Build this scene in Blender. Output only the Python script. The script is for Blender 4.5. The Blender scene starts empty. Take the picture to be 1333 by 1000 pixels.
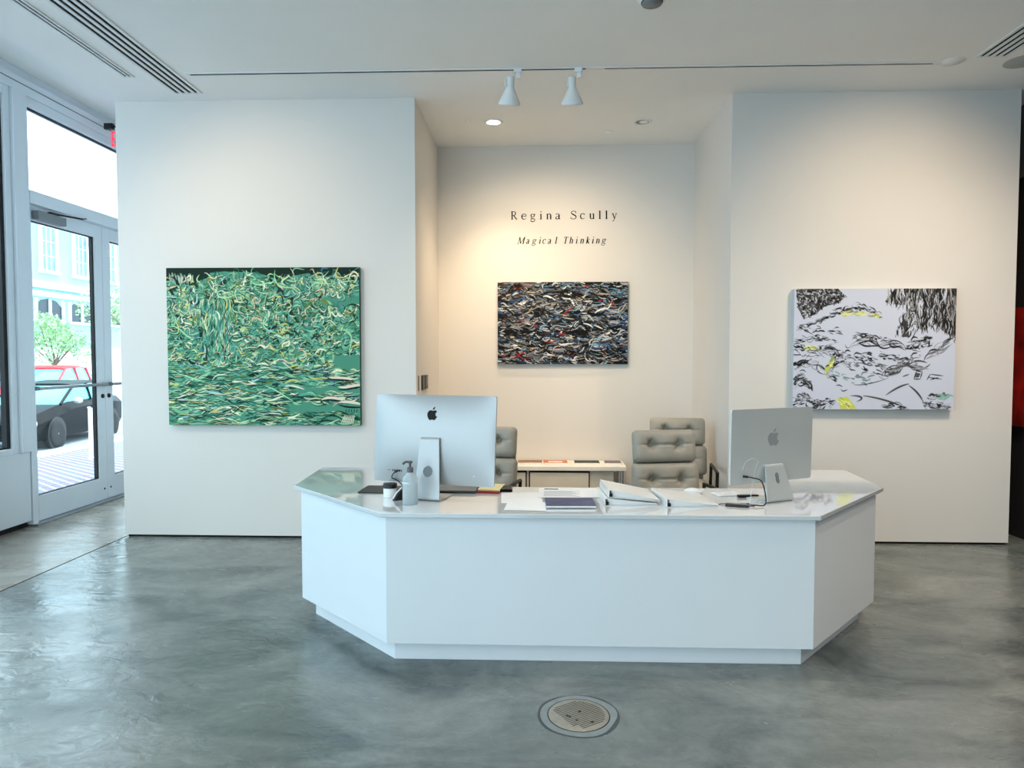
import bpy, bmesh, math, random
import numpy as np
from mathutils import Vector, Matrix
PI = math.pi
C = bpy.context.scene.collection

# ------------------------------------------------------------------ camera
cam_d = bpy.data.cameras.new('camera'); cam = bpy.data.objects.new('camera', cam_d); C.objects.link(cam)
cam_d.sensor_width = 36.0; cam_d.lens = 880 / 1333 * 36; cam_d.clip_start = 0.05; cam_d.clip_end = 300
cam.location = (0, 0, 1.54)
cam.rotation_euler = (PI / 2 - math.radians(2.34), 0, math.radians(2.05))
bpy.context.scene.camera = cam
# ------------------------------------------------------------------ colour management and world
sc = bpy.context.scene
sc.view_settings.view_transform = 'Standard'; sc.view_settings.look = 'None'
sc.view_settings.gamma = 1.0; sc.view_settings.use_curve_mapping = False
sc.view_settings.exposure = 0.45
W = bpy.data.worlds.new('daylight'); sc.world = W; W.use_nodes = True
bg = W.node_tree.nodes['Background']; bg.inputs[0].default_value = (0.70, 0.88, 1.0, 1); bg.inputs[1].default_value = 3.6

def light(name, kind, loc, energy, color, target=None, rot=None, **kw):
    l = bpy.data.lights.new(name, kind); o = bpy.data.objects.new(name, l); C.objects.link(o)
    l.energy = energy; l.color = color; o.location = loc
    for k, v in kw.items(): setattr(l, k, v)
    if target is not None:
        o.rotation_euler = (Vector(target) - Vector(loc)).to_track_quat('-Z', 'Y').to_euler()
    if rot is not None: o.rotation_euler = rot
    return o
# sun high over the roof, lights the street and the facade opposite
light('sun', 'SUN', (0, 0, 20), 3.2, (1, 0.96, 0.9), target=(-2.4, -7.5, 8), angle=math.radians(1))
# window openings guide the daylight (portals, they add no light of their own)
def portal(loc, rot, sx, sy):
    o = light('window_portal', 'AREA', loc, 1, (1, 1, 1), rot=rot, shape='RECTANGLE', size=sx, size_y=sy)
    o.data.cycles.is_portal = True
portal((-4.68, 2.6, 2.1), (0, -PI / 2, 0), 3.6, 11.4)
portal((-2.3, -3.25, 1.9), (PI / 2, 0, 0), 4.6, 3.3)
WARM = (1.0, 0.76, 0.48); WARM2 = (1.0, 0.80, 0.57)
def spot(loc, target, e, deg, blend=0.8, color=WARM2, r=0.035):
    return light('gallery_spot', 'SPOT', loc, e, color, target=target, spot_size=math.radians(deg), spot_blend=blend, shadow_soft_size=r)
spot((-2.75, 3.7, 3.55), (-2.30, 5.6, 1.95), 62, 94, 1.0, (1.0, .74, .48))
spot((2.95, 3.7, 3.55), (2.80, 5.6, 1.85), 96, 98, 1.0, (1.0, .78, .54))
fill_lights = [(3.3, 2.6), (3.3, 0.6), (1.4, -0.6), (0.3, 3.6), (3.3, 3.95)]  # unseen fill lights added to brighten the room, no fixtures
for x, y in fill_lights:
    light('fill_light', 'SPOT', (x, y, 3.62), 95, (1, 0.88, 0.75), rot=(0, 0, 0), spot_size=math.radians(150), spot_blend=1.0, shadow_soft_size=0.06)

# ------------------------------------------------------------------ materials
M = {}
def lin(c):
    return tuple(((v / 255) / 12.92 if v <= 10 else ((v / 255 + 0.055) / 1.055) ** 2.4) for v in c)
def mat(name, rgb, rough=0.5, metal=0.0, var=0.04, scale=6.0, bump=0.0, bscale=60.0, coat=0.0, trans=0.0, spec=0.5, ior=1.45, emis=None, es=0):
    m = bpy.data.materials.new(name); m.use_nodes = True; nt = m.node_tree; b = nt.nodes['Principled BSDF']
    col = lin(rgb)
    tc = nt.nodes.new('ShaderNodeTexCoord')
    n = nt.nodes.new('ShaderNodeTexNoise'); n.inputs['Scale'].default_value = scale; n.inputs['Detail'].default_value = 4
    nt.links.new(tc.outputs['Object'], n.inputs['Vector'])
    r = nt.nodes.new('ShaderNodeMapRange'); r.inputs[1].default_value = 0.3; r.inputs[2].default_value = 0.7
    r.inputs[3].default_value = 1 - var; r.inputs[4].default_value = 1 + var
    nt.links.new(n.outputs['Fac'], r.inputs[0])
    mx = nt.nodes.new('ShaderNodeVectorMath'); mx.operation = 'SCALE'; mx.inputs[0].default_value = col
    nt.links.new(r.outputs[0], mx.inputs['Scale']); nt.links.new(mx.outputs[0], b.inputs['Base Color'])
    b.inputs['Roughness'].default_value = rough; b.inputs['Metallic'].default_value = metal
    b.inputs['Coat Weight'].default_value = coat; b.inputs['Coat Roughness'].default_value = 0.05
    b.inputs['Transmission Weight'].default_value = trans; b.inputs['Specular IOR Level'].default_value = spec
    b.inputs['IOR'].default_value = ior
    if emis: b.inputs['Emission Color'].default_value = (*lin(emis), 1); b.inputs['Emission Strength'].default_value = es
    if bump:
        n2 = nt.nodes.new('ShaderNodeTexNoise'); n2.inputs['Scale'].default_value = bscale; n2.inputs['Detail'].default_value = 3
        nt.links.new(tc.outputs['Object'], n2.inputs['Vector'])
        bp = nt.nodes.new('ShaderNodeBump'); bp.inputs['Strength'].default_value = bump; bp.inputs['Distance'].default_value = 0.002
        nt.links.new(n2.outputs['Fac'], bp.inputs['Height']); nt.links.new(bp.outputs[0], b.inputs['Normal'])
    M[name] = m
    return m
mat('wall_paint', (224, 220, 215), 0.75, var=0.008, scale=2, bump=0.15, bscale=180)
mat('ceiling_paint', (246, 246, 243), 0.85, var=0.01, scale=1.5)
mat('cover_grey', (176, 178, 176), 0.8)
mat('base_reveal', (10, 10, 11), 0.8)
mat('frame_white', (216, 222, 228), 0.4, var=0.01)
mat('gasket', (12, 13, 14), 0.6)
mat('steel', (170, 172, 175), 0.3, metal=1)
mat('chrome', (215, 215, 218), 0.08, metal=1)
mat('dark_metal', (40, 36, 32), 0.4, metal=0.6)
mat('desk_laminate', (234, 237, 240), 0.38, var=0.006)
mat('quartz', (218, 221, 223), 0.03, var=0.012, scale=9, coat=1.0)
mat('leather', (162, 156, 144), 0.42, var=0.05, scale=14, bump=0.5, bscale=160)
mat('aluminium', (180, 180, 180), 0.36, metal=0.4, var=0.01)
mat('aluminium_dark', (206, 209, 207), 0.42, metal=0.25, var=0.01)
mat('logo_grey', (172, 176, 176), 0.3, metal=0.3)
mat('black_gloss', (4, 4, 5), 0.2, spec=0.15)
mat('black_plastic', (18, 18, 19), 0.4)
mat('grey_plastic', (92, 92, 94), 0.4)
mat('stand_grey', (122, 126, 128), 0.5)
mat('white_plastic', (240, 240, 240), 0.35)
mat('white_enamel', (232, 234, 234), 0.35)
mat('dark_slot', (8, 8, 9), 0.9)
mat('paper', (238, 238, 238), 0.8, var=0.01)
mat('paper_print', (175, 182, 190), 0.8)
mat('paper_blue', (48, 56, 92), 0.7)
mat('booklet', (72, 78, 112), 0.45, var=0.35, scale=16)
mat('binder', (232, 233, 232), 0.28, var=0.01)
mat('notepad_red', (150, 22, 30), 0.5)
mat('notepad_yellow', (236, 224, 170), 0.8)
mat('frosted', (232, 244, 248), 0.35, trans=0.6, ior=1.25)
mat('liquid', (226, 240, 246), 0.1, trans=0.7, ior=1.33)
mat('credenza_white', (240, 236, 226), 0.4)
mat('credenza_front', (216, 206, 190), 0.5)
mat('card_brown', (150, 112, 84), 0.6, var=0.5, scale=40)
mat('card_orange', (205, 120, 78), 0.6, var=0.35, scale=40)
mat('card_green', (22, 44, 24), 0.5, var=0.2, scale=40)
mat('card_violet', (120, 108, 116), 0.6, var=0.2, scale=40)
mat('vinyl', (10, 10, 11), 0.9, spec=0.1)
mat('canvas_side', (196, 200, 206), 0.8)
mat('canvas_side_green', (44, 92, 76), 0.8)
mat('canvas_side_dark', (40, 42, 46), 0.8)
mat('unlit_hall_black', (24, 21, 21), 0.85, var=0.1)  # near-black colour paints in the dimness of the unlit hall
mat('header_grey', (96, 96, 96), 0.8)
mat('red_art', (150, 22, 14), 0.6, var=0.6, scale=5)
mat('exit_red', (255, 90, 110), 0.4, emis=(255, 60, 80), es=0.6)
mat('crack_grey', (72, 78, 80), 0.8)
mat('drain_ring', (126, 133, 133), 0.4, var=0.12, scale=20)
mat('brass_plate', (152, 146, 134), 0.4, metal=0.25, var=0.12, scale=30)
mat('groove', (62, 52, 44), 0.6)
mat('facade_blue', (150, 196, 212), 0.85, var=0.03, scale=0.6)
mat('facade_white', (232, 240, 244), 0.7, var=0.02)
mat('facade_glass', (120, 150, 172), 0.1, var=0.3, scale=1.2)
mat('facade_dark', (40, 56, 66), 0.3)
mat('foliage', (165, 200, 150), 0.8, var=0.35, scale=3)
mat('bark', (136, 112, 98), 0.9)
mat('car_black', (10, 11, 15), 0.35, spec=0.08)
mat('car_red', (205, 40, 56), 0.4, spec=0.3)
mat('car_silver', (200, 206, 212), 0.25, metal=0.4)
mat('car_glass_sky_cyan', (96, 200, 214), 0.06, var=0.12, scale=2)  # cyan base colour paints in the reflected sky
mat('tyre', (24, 24, 26), 0.8)
mat('asphalt', (150, 158, 165), 0.9, var=0.08)
mat('kerb', (225, 228, 232), 0.9)
mat('socket', (70, 62, 54), 0.4)

# thin glass: clear pane with mirror reflection growing at grazing angles
g = bpy.data.materials.new('glass'); g.use_nodes = True; nt = g.node_tree; nt.nodes.clear()
out = nt.nodes.new('ShaderNodeOutputMaterial'); mix = nt.nodes.new('ShaderNodeMixShader'); tr = nt.nodes.new('ShaderNodeBsdfTransparent')
tr.inputs[0].default_value = (0.95, 0.985, 0.985, 1); gl = nt.nodes.new('ShaderNodeBsdfGlossy'); gl.inputs['Roughness'].default_value = 0.0
lw = nt.nodes.new('ShaderNodeLayerWeight'); pw = nt.nodes.new('ShaderNodeMath'); pw.operation = 'POWER'; pw.inputs[1].default_value = 5.0
fr = nt.nodes.new('ShaderNodeMath'); fr.operation = 'MULTIPLY_ADD'; fr.inputs[1].default_value = 0.6; fr.inputs[2].default_value = 0.025
nt.links.new(lw.outputs['Facing'], pw.inputs[0]); nt.links.new(pw.outputs[0], fr.inputs[0]); nt.links.new(fr.outputs[0], mix.inputs[0]); nt.links.new(tr.outputs[0], mix.inputs[1]); nt.links.new(gl.outputs[0], mix.inputs[2]); nt.links.new(mix.outputs[0], out.inputs[0])
M['glass'] = g

# lamp face
m = bpy.data.materials.new('lamp_face'); m.use_nodes = True; b = m.node_tree.nodes['Principled BSDF']
b.inputs['Emission Color'].default_value = (1, 0.86, 0.62, 1); b.inputs['Emission Strength'].default_value = 14; M['lamp_face'] = m

def concrete(name, c1, c2, c3, rough0, rough1, bump):
    m = bpy.data.materials.new(name); m.use_nodes = True; nt = m.node_tree; b = nt.nodes['Principled BSDF']; N = nt.nodes.new; L = nt.links.new
    tc = N('ShaderNodeTexCoord')
    mp = N('ShaderNodeMapping'); mp.inputs['Rotation'].default_value = (0, 0, 0.5); mp.inputs['Scale'].default_value = (1.0, 1.6, 1)
    L(tc.outputs['Object'], mp.inputs[0])
    n1 = N('ShaderNodeTexNoise'); n1.inputs['Scale'].default_value = 1.25; n1.inputs['Detail'].default_value = 9; n1.inputs['Roughness'].default_value = 0.62; n1.inputs['Distortion'].default_value = 0.7
    L(mp.outputs[0], n1.inputs['Vector'])
    r1 = N('ShaderNodeValToRGB'); e = r1.color_ramp.elements
    e[0].position = 0.34; e[0].color = (*lin(c1), 1); e[1].position = 0.66; e[1].color = (*lin(c3), 1)
    k = e.new(0.48); k.color = (*lin(c2), 1)
    L(n1.outputs['Fac'], r1.inputs[0])
    n2 = N('ShaderNodeTexNoise'); n2.inputs['Scale'].default_value = 22; n2.inputs['Detail'].default_value = 8; n2.inputs['Roughness'].default_value = 0.7
    L(tc.outputs['Object'], n2.inputs['Vector'])
    mr = N('ShaderNodeMapRange'); mr.inputs[1].default_value = 0.25; mr.inputs[2].default_value = 0.75; mr.inputs[3].default_value = 0.86; mr.inputs[4].default_value = 1.14
    L(n2.outputs['Fac'], mr.inputs[0])
    sm = N('ShaderNodeVectorMath'); sm.operation = 'SCALE'; L(r1.outputs[0], sm.inputs[0]); L(mr.outputs[0], sm.inputs['Scale'])
    L(sm.outputs[0], b.inputs['Base Color'])
    n3 = N('ShaderNodeTexNoise'); n3.inputs['Scale'].default_value = 2.2; n3.inputs['Detail'].default_value = 6
    L(mp.outputs[0], n3.inputs['Vector'])
    rr = N('ShaderNodeMapRange'); rr.inputs[1].default_value = 0.3; rr.inputs[2].default_value = 0.7; rr.inputs[3].default_value = rough0; rr.inputs[4].default_value = rough1
    L(n3.outputs['Fac'], rr.inputs[0]); L(rr.outputs[0], b.inputs['Roughness'])
    n4 = N('ShaderNodeTexNoise'); n4.inputs['Scale'].default_value = 6.5; n4.inputs['Detail'].default_value = 5; n4.inputs['Distortion'].default_value = 0.8
    L(mp.outputs[0], n4.inputs['Vector'])
    bp = N('ShaderNodeBump'); bp.inputs['Strength'].default_value = bump; bp.inputs['Distance'].default_value = 0.012
    L(n4.outputs['Fac'], bp.inputs['Height']); L(bp.outputs[0], b.inputs['Normal'])
    b.inputs['Specular IOR Level'].default_value = 0.55
    M[name] = m
concrete('floor_concrete', (76, 84, 83), (108, 114, 111), (134, 137, 133), 0.14, 0.34, 0.6)
concrete('threshold_concrete', (104, 98, 88), (132, 125, 114), (156, 150, 140), 0.2, 0.4, 0.5)

def brick_mat():
    m = bpy.data.materials.new('brick_paving'); m.use_nodes = True; nt = m.node_tree; b = nt.nodes['Principled BSDF']; N = nt.nodes.new; L = nt.links.new
    tc = N('ShaderNodeTexCoord'); mp = N('ShaderNodeMapping'); mp.inputs['Rotation'].default_value = (0, 0, 0.78); L(tc.outputs['Object'], mp.inputs[0])
    br = N('ShaderNodeTexBrick'); br.inputs['Scale'].default_value = 2.2
    br.inputs['Color1'].default_value = (*lin((104, 78, 104)), 1); br.inputs['Color2'].default_value = (*lin((86, 92, 120)), 1); br.inputs['Mortar'].default_value = (*lin((150, 153, 160)), 1)
    br.inputs['Mortar Size'].default_value = 0.035
    L(mp.outputs[0], br.inputs[0]); L(br.outputs[0], b.inputs['Base Color']); b.inputs['Roughness'].default_value = 0.9
    M['brick_paving'] = m
brick_mat()
def paint_mat():
    m = bpy.data.materials.new('oil_paint'); m.use_nodes = True; nt = m.node_tree; b = nt.nodes['Principled BSDF']
    a = nt.nodes.new('ShaderNodeVertexColor'); a.layer_name = 'paint'
    nt.links.new(a.outputs[0], b.inputs['Base Color']); b.inputs['Roughness'].default_value = 0.6; b.inputs['Specular IOR Level'].default_value = 0.15
    M['oil_paint'] = m
paint_mat()

# ------------------------------------------------------------------ mesh helpers
class MB:
    def __init__(s): s.v = []; s.f = []; s.sm = []
    def add(s, vs, fs, smooth=False):
        o = len(s.v); s.v += [tuple(p) for p in vs]; s.f += [tuple(i + o for i in f) for f in fs]; s.sm += [smooth] * len(fs); return s
    def box(s, a, b, rz=0, piv=None):
        x0, y0, z0 = a; x1, y1, z1 = b
        vs = [(x0, y0, z0), (x1, y0, z0), (x1, y1, z0), (x0, y1, z0), (x0, y0, z1), (x1, y0, z1), (x1, y1, z1), (x0, y1, z1)]
        if rz:
            px, py = piv or ((x0 + x1) / 2, (y0 + y1) / 2); c, n = math.cos(rz), math.sin(rz)
            vs = [(px + (x - px) * c - (y - py) * n, py + (x - px) * n + (y - py) * c, z) for x, y, z in vs]
        return s.add(vs, [(0, 3, 2, 1), (4, 5, 6, 7), (0, 1, 5, 4), (1, 2, 6, 5), (2, 3, 7, 6), (3, 0, 4, 7)])
    def prism(s, poly, z0, z1):          # poly in xy (counter clockwise)
        n = len(poly); vs = [(x, y, z0) for x, y in poly] + [(x, y, z1) for x, y in poly]
        return s.add(vs, [tuple(range(n))[::-1], tuple(range(n, 2 * n))] + [(i, (i + 1) % n, n + (i + 1) % n, n + i) for i in range(n)])
    def prism_axis(s, poly, a0, a1, fn):  # poly (u,v), fn(u,v,a)->xyz
        n = len(poly); vs = [fn(u, v, a0) for u, v in poly] + [fn(u, v, a1) for u, v in poly]
        return s.add(vs, [tuple(range(n)), tuple(range(n, 2 * n))[::-1]] + [((i + 1) % n, i, n + i, n + (i + 1) % n) for i in range(n)])
    def lathe(s, prof, c=(0, 0, 0), seg=32, mtx=None, cap=True):
        vs = []; n = len(prof)
        for k in range(seg):
            a = 2 * PI * k / seg
            for r, z in prof:
                p = Vector((r * math.cos(a), r * math.sin(a), z))
                if mtx is not None: p = mtx @ p
                vs.append((p.x + c[0], p.y + c[1], p.z + c[2]))
        fs = [(k * n + i, ((k + 1) % seg) * n + i, ((k + 1) % seg) * n + i + 1, k * n + i + 1) for k in range(seg) for i in range(n - 1)]
        s.add(vs, fs, True)
        if cap:
            for i, fl in ((0, True), (n - 1, False)):
                if prof[i][0] > 1e-5:
                    ring = [vs[k * n + i] for k in range(seg)]
                    s.add(ring, [tuple(range(seg))[::-1] if fl else tuple(range(seg))])
        return s
    def tube(s, pts, r, seg=8, caps=True):
        P = [Vector(p) for p in pts]; n = len(P); rs = r if isinstance(r, (list, tuple)) else [r] * n
        t = (P[1] - P[0]).normalized(); up = Vector((0, 0, 1)) if abs(t.z) < 0.9 else Vector((1, 0, 0))
        u = t.cross(up).normalized(); vs = []
        for i in range(n):
            t = (P[min(i + 1, n - 1)] - P[max(i - 1, 0)]).normalized(); u = (u - t * u.dot(t)).normalized(); w = t.cross(u)
            for k in range(seg):
                a = 2 * PI * k / seg; vs.append(tuple(P[i] + (u * math.cos(a) + w * math.sin(a)) * rs[i]))
        fs = [(i * seg + k, i * seg + (k + 1) % seg, (i + 1) * seg + (k + 1) % seg, (i + 1) * seg + k) for i in range(n - 1) for k in range(seg)]
        s.add(vs, fs, True)
        if caps: s.add(vs[:seg], [tuple(range(seg))[::-1]]); s.add(vs[-seg:], [tuple(range(seg))])
        return s
    def build(s, name, mt, parent=None, bevel=0, seg=2, smooth=None, mtx=None, loc=None):
        me = bpy.data.meshes.new(name); v = s.v
        if mtx is not None: v = [tuple(mtx @ Vector(p)) for p in v]
        if loc is not None: v = [(x - loc[0], y - loc[1], z - loc[2]) for x, y, z in v]
        me.from_pydata(v, [], s.f); me.update()
        bm = bmesh.new(); bm.from_mesh(me); bmesh.ops.recalc_face_normals(bm, faces=bm.faces); bm.to_mesh(me); bm.free()
        sm = s.sm if smooth is None else [smooth] * len(s.f)
        me.polygons.foreach_set('use_smooth', sm)
        me.materials.append(M[mt] if isinstance(mt, str) else mt)
        o = bpy.data.objects.new(name, me); C.objects.link(o)
        if loc is not None: o.location = loc
        if parent is not None: o.parent = parent
        if bevel:
            bv = o.modifiers.new('bevel', 'BEVEL'); bv.width = bevel; bv.segments = seg; bv.limit_method = 'ANGLE'; bv.angle_limit = math.radians(40)
            bv.harden_normals = False
        return o
def tag(o, label=None, cat=None, group=None, kind=None):
    if label: o['label'] = label
    if cat: o['category'] = cat
    if group: o['group'] = group
    if kind: o['kind'] = kind
    return o
def thing(name, label, cat, loc=(0, 0, 0), rz=0, group=None):
    o = bpy.data.objects.new(name, None); C.objects.link(o); o.location = loc; o.rotation_euler = (0, 0, rz); o.empty_display_size = 0.1
    return tag(o, label, cat, group)
def struct(name, mb, mt, parent=None, bevel=0):
    o = mb.build(name, mt, parent, bevel=bevel)
    if parent is None: o['kind'] = 'structure'
    return o
def sempty(name, loc=(0, 0, 0)):
    o = bpy.data.objects.new(name, None); C.objects.link(o); o.location = loc; o['kind'] = 'structure'; return o
def copy_tree(o, parent=None):
    c = o.copy(); C.objects.link(c)
    if parent is not None: c.parent = parent
    for ch in list(o.children): copy_tree(ch, c)
    return c
def catmull(pts, n=8):
    P = [np.array(p, float) for p in pts]; P = [2 * P[0] - P[1]] + P + [2 * P[-1] - P[-2]]; o = []
    for i in range(1, len(P) - 2):
        for k in range(n):
            t = k / n; a, b, c, d = P[i - 1], P[i], P[i + 1], P[i + 2]
            o.append(0.5 * (2 * b + (c - a) * t + (2 * a - 5 * b + 4 * c - d) * t * t + (3 * b - a - 3 * c + d) * t ** 3))
    o.append(P[-2]); return [tuple(map(float, p)) for p in o]
def rrect(w, h, r, seg=6):
    o = []
    for cx, cy, a0 in ((w / 2 - r, h / 2 - r, 0), (-w / 2 + r, h / 2 - r, PI / 2), (-w / 2 + r, -h / 2 + r, PI), (w / 2 - r, -h / 2 + r, 1.5 * PI)):
        for k in range(seg + 1):
            a = a0 + PI / 2 * k / seg; o.append((cx + r * math.cos(a), cy + r * math.sin(a)))
    return o

# ------------------------------------------------------------------ room shell
CZ = 3.66; WY = 5.6; AY = 6.9; XL = -4.6; XE = -3.51; XR = 4.1
struct('floor', MB().box((-3.50, -3.3, -0.3), (9, 9, 0)), 'floor_concrete')
struct('floor_threshold', MB().box((-4.75, -3.3, -0.3), (-3.515, 9, 0)), 'threshold_concrete')
struct('trim_1', MB().box((-3.515, -3.3, -0.3), (-3.50, 9, -0.006)), 'dark_slot')
struct('ceiling', MB().box((-3.52, -3.3, CZ), (XR, 9, CZ + 0.7)), 'ceiling_paint')
struct('ceiling_soffit', MB().box((-4.75, -3.3, 4.12), (-3.52, 9, 4.36)), 'ceiling_paint')
struct('wall_back_left', MB().box((XE, WY, 0.02), (-1.00, 9, CZ)), 'wall_paint')
struct('wall_back_right', MB().box((1.58, WY, 0.02), (3.85, 9, CZ)), 'wall_paint')
struct('wall_alcove', MB().box((-1.00, AY, 0.02), (1.58, 9, CZ)), 'wall_paint')
struct('baseboard_left', MB().box((XE + .02, WY + .02, 0), (-1.04, 9, 0.02)), 'base_reveal')
struct('baseboard_right', MB().box((1.60, WY + .02, 0), (3.83, 9, 0.02)), 'base_reveal')
struct('baseboard_alcove', MB().box((-1.04, AY + .02, 0), (1.60, 8.9, 0.02)), 'base_reveal')
struct('wall_end', MB().box((-4.75, 8.9, 0), (-3.51, 9.1, 4.12)), 'wall_paint')
struct('wall_right_header', MB().box((XR, -3.3, 3.05), (XR + 0.2, 9, CZ + .7)), 'header_grey')
struct('wall_right', MB().box((XR, -3.3, 0.0), (XR + 0.2, 9, 3.05)), 'unlit_hall_black')
struct('wall_hall_end', MB().box((3.85, 7.6, 0.0), (XR, 7.8, CZ)), 'unlit_hall_black')
# wall behind the camera: piers and spandrel around wide windows
fw_ = MB(); fw_.box((-4.75, -3.3, 0), (4.3, -3.15, 0.25)); fw_.box((-4.75, -3.3, 3.5), (4.3, -3.15, 4.36))
for x in (-4.7, -2.35, 0.0): fw_.box((x - .12, -3.3, 0.25), (x + .12, -3.15, 3.5))
fw_.box((.12, -3.3, .25), (4.3, -3.15, 3.5))
struct('wall_front', fw_, 'frame_white')
struct('window_1', MB().box((-4.6, -3.235, 0.25), (0.0, -3.225, 3.5)), 'glass')

# ---- left glazed wall: bays of fixed windows over a white spandrel
bays = [(-3.15, -1.5), (-1.5, 0.35), (0.35, 2.2), (2.2, 4.05), (4.05, 5.86)]
for i, (a, b_) in enumerate(bays):
    w = sempty('window_%d' % (i + 2), (XL, (a + b_) / 2, 0.68))
    fr_ = MB(); inv = Matrix.Translation((-XL, -(a + b_) / 2, -0.68))
    fr_.box((XL - .06, a + .05, 0.68), (XL + .02, a + .12, 3.88)); fr_.box((XL - .06, b_ - .12, 0.68), (XL + .02, b_ - .05, 3.88))
    fr_.box((XL - .06, a + .12, 0.68), (XL + .02, b_ - .12, 0.73)); fr_.box((XL - .06, a + .12, 3.80), (XL + .02, b_ - .12, 3.88))
    fr_.build('window_frame', 'frame_white', w, mtx=inv, bevel=.004)
    gk = MB()
    gk.box((XL - .05, a + .12, 0.73), (XL - .005, a + .15, 3.80)); gk.box((XL - .05, b_ - .16, 0.73), (XL - .005, b_ - .12, 3.80))
    gk.box((XL - .05, a + .15, 0.73), (XL - .02, b_ - .16, 0.745)); gk.box((XL - .05, a + .15, 3.79), (XL - .02, b_ - .16, 3.80))
    gk.build('gasket', 'gasket', w, mtx=inv)
    MB().box((XL - .04, a + .15, 0.745), (XL - .03, b_ - .16, 3.79)).build('pane', 'glass', w, mtx=inv)
sp = MB().box((XL - .12, -3.15, 0.05), (XL + .03, 5.92, 0.68))
struct('wall_left', sp, 'frame_white', bevel=.004)
struct('baseboard_left_window', MB().box((XL - .10, -3.15, 0), (XL + .0, 5.9, 0.05)), 'base_reveal')
ml = MB()
for y in [-3.1, -1.5, 0.35, 2.2, 4.05]: ml.box((XL - .1, y - .05, 0.68), (XL + .05, y + .05, 3.88))
ml.box((XL - .1, 5.81, 0.68), (XL + .05, 5.93, 3.88))
struct('trim_2', ml, 'frame_white', bevel=.004)
struct('trim_3', MB().box((XL - .12, -3.15, 3.88), (XL + .03, 9, 4.02)).box((XL - .12, -3.15, 4.02), (XL - .03, 9, 4.12)), 'frame_white', bevel=.003)
struct('trim_4', MB().box((XL - .02, -3.15, 3.955), (XL + .036, 9, 3.962)), 'stand_grey')
# ---- entrance door set
struct('trim_5', MB().box((XL - .1, 5.93, 0.0), (XL + .04, 5.99, 3.88)).box((XL - .1, 8.12, 0.0), (XL + .04, 8.9, 3.88))
       .box((XL - .1, 5.99, 2.92), (XL + .05, 8.12, 3.04)).box((XL - .1, 5.99, 3.80), (XL + .02, 8.12, 3.88)), 'frame_white', bevel=.004)
struct('window_7', MB().box((XL - .04, 5.99, 3.04), (XL - .03, 8.12, 3.80)), 'glass')
struct('trim_6', MB().box((XL - .045, 5.99, 3.04), (XL - .02, 8.12, 3.05)).box((XL - .045, 5.99, 3.785), (XL - .02, 8.12, 3.80)).box((XL - .045, 5.99, 3.04), (XL - .02, 6.0, 3.8)), 'gasket')
struct('trim_7', MB().box((XL - .12, 5.93, 0.0), (XL + .08, 8.2, 0.012)), 'steel')
for n_, (a, b_, meet) in enumerate([(5.995, 7.052, 1), (7.058, 8.115, 0)]):
    d = sempty('door_%d' % (n_ + 1), (XL, a if meet else b_, 0)); inv = Matrix.Translation((-XL, -(a if meet else b_), 0))
    sl = 0.055 if meet else 0.125; sr = 0.125 if meet else 0.06
    f_ = MB().box((XL - .05, a, .015), (XL - .0, a + sl, 2.91)).box((XL - .05, b_ - sr, .015), (XL - .0, b_, 2.91))
    f_.box((XL - .05, a + sl, .015), (XL, b_ - sr, .25)).box((XL - .05, a + sl, 2.78), (XL, b_ - sr, 2.91))
    f_.build('door_frame', 'frame_white', d, mtx=inv, bevel=.003)
    g_ = MB().box((XL - .045, b_ - sr - .022, .25), (XL - .012, b_ - sr, 2.78)).box((XL - .045, a + sl, .25), (XL - .012, b_ - sr, .258)).box((XL - .045, a + sl, 2.772), (XL - .012, b_ - sr, 2.78))
    g_.build('gasket', 'gasket', d, mtx=inv)
    MB().box((XL - .035, a + sl, .25), (XL - .028, b_ - sr, 2.78)).build('pane', 'glass', d, mtx=inv)
    MB().tube([(XL + .045, a + .03, 1.245), (XL + .045, b_ - .03, 1.245)], .016, 12).box((XL, a + .02, 1.225), (XL + .05, a + .05, 1.265)).box((XL, b_ - .05, 1.225), (XL + .05, b_ - .02, 1.265)).build('push_bar', 'steel', d, mtx=inv)
    ly = b_ - .05 if meet else a + .05
    MB().lathe([(0, .012), (.022, .012), (.024, 0)], (XL, ly, 1.12), 20, Matrix.Rotation(PI / 2, 3, 'Y')).build('lock_cylinder', 'dark_metal', d, mtx=inv)
    MB().lathe([(0, .004), (.010, .004), (.011, 0)], (XL, ly, .13), 16, Matrix.Rotation(PI / 2, 3, 'Y')).build('screw', 'dark_metal', d, mtx=inv)
    if meet:
        MB().box((XL, a + .06, 2.79), (XL + .07, a + .43, 2.87)).build('closer_body', 'stand_grey', d, mtx=inv, bevel=.006)
        MB().tube([(XL + .04, a + .30, 2.885), (XL + .10, a + .62, 2.90)], .009, 8).tube([(XL + .10, a + .62, 2.90), (XL + .045, a + .75, 2.93)], .008, 8).box((XL + .02, a + .24, 2.87), (XL + .06, a + .34, 2.892)).build('closer_arm', 'dark_metal', d, mtx=inv)

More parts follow.
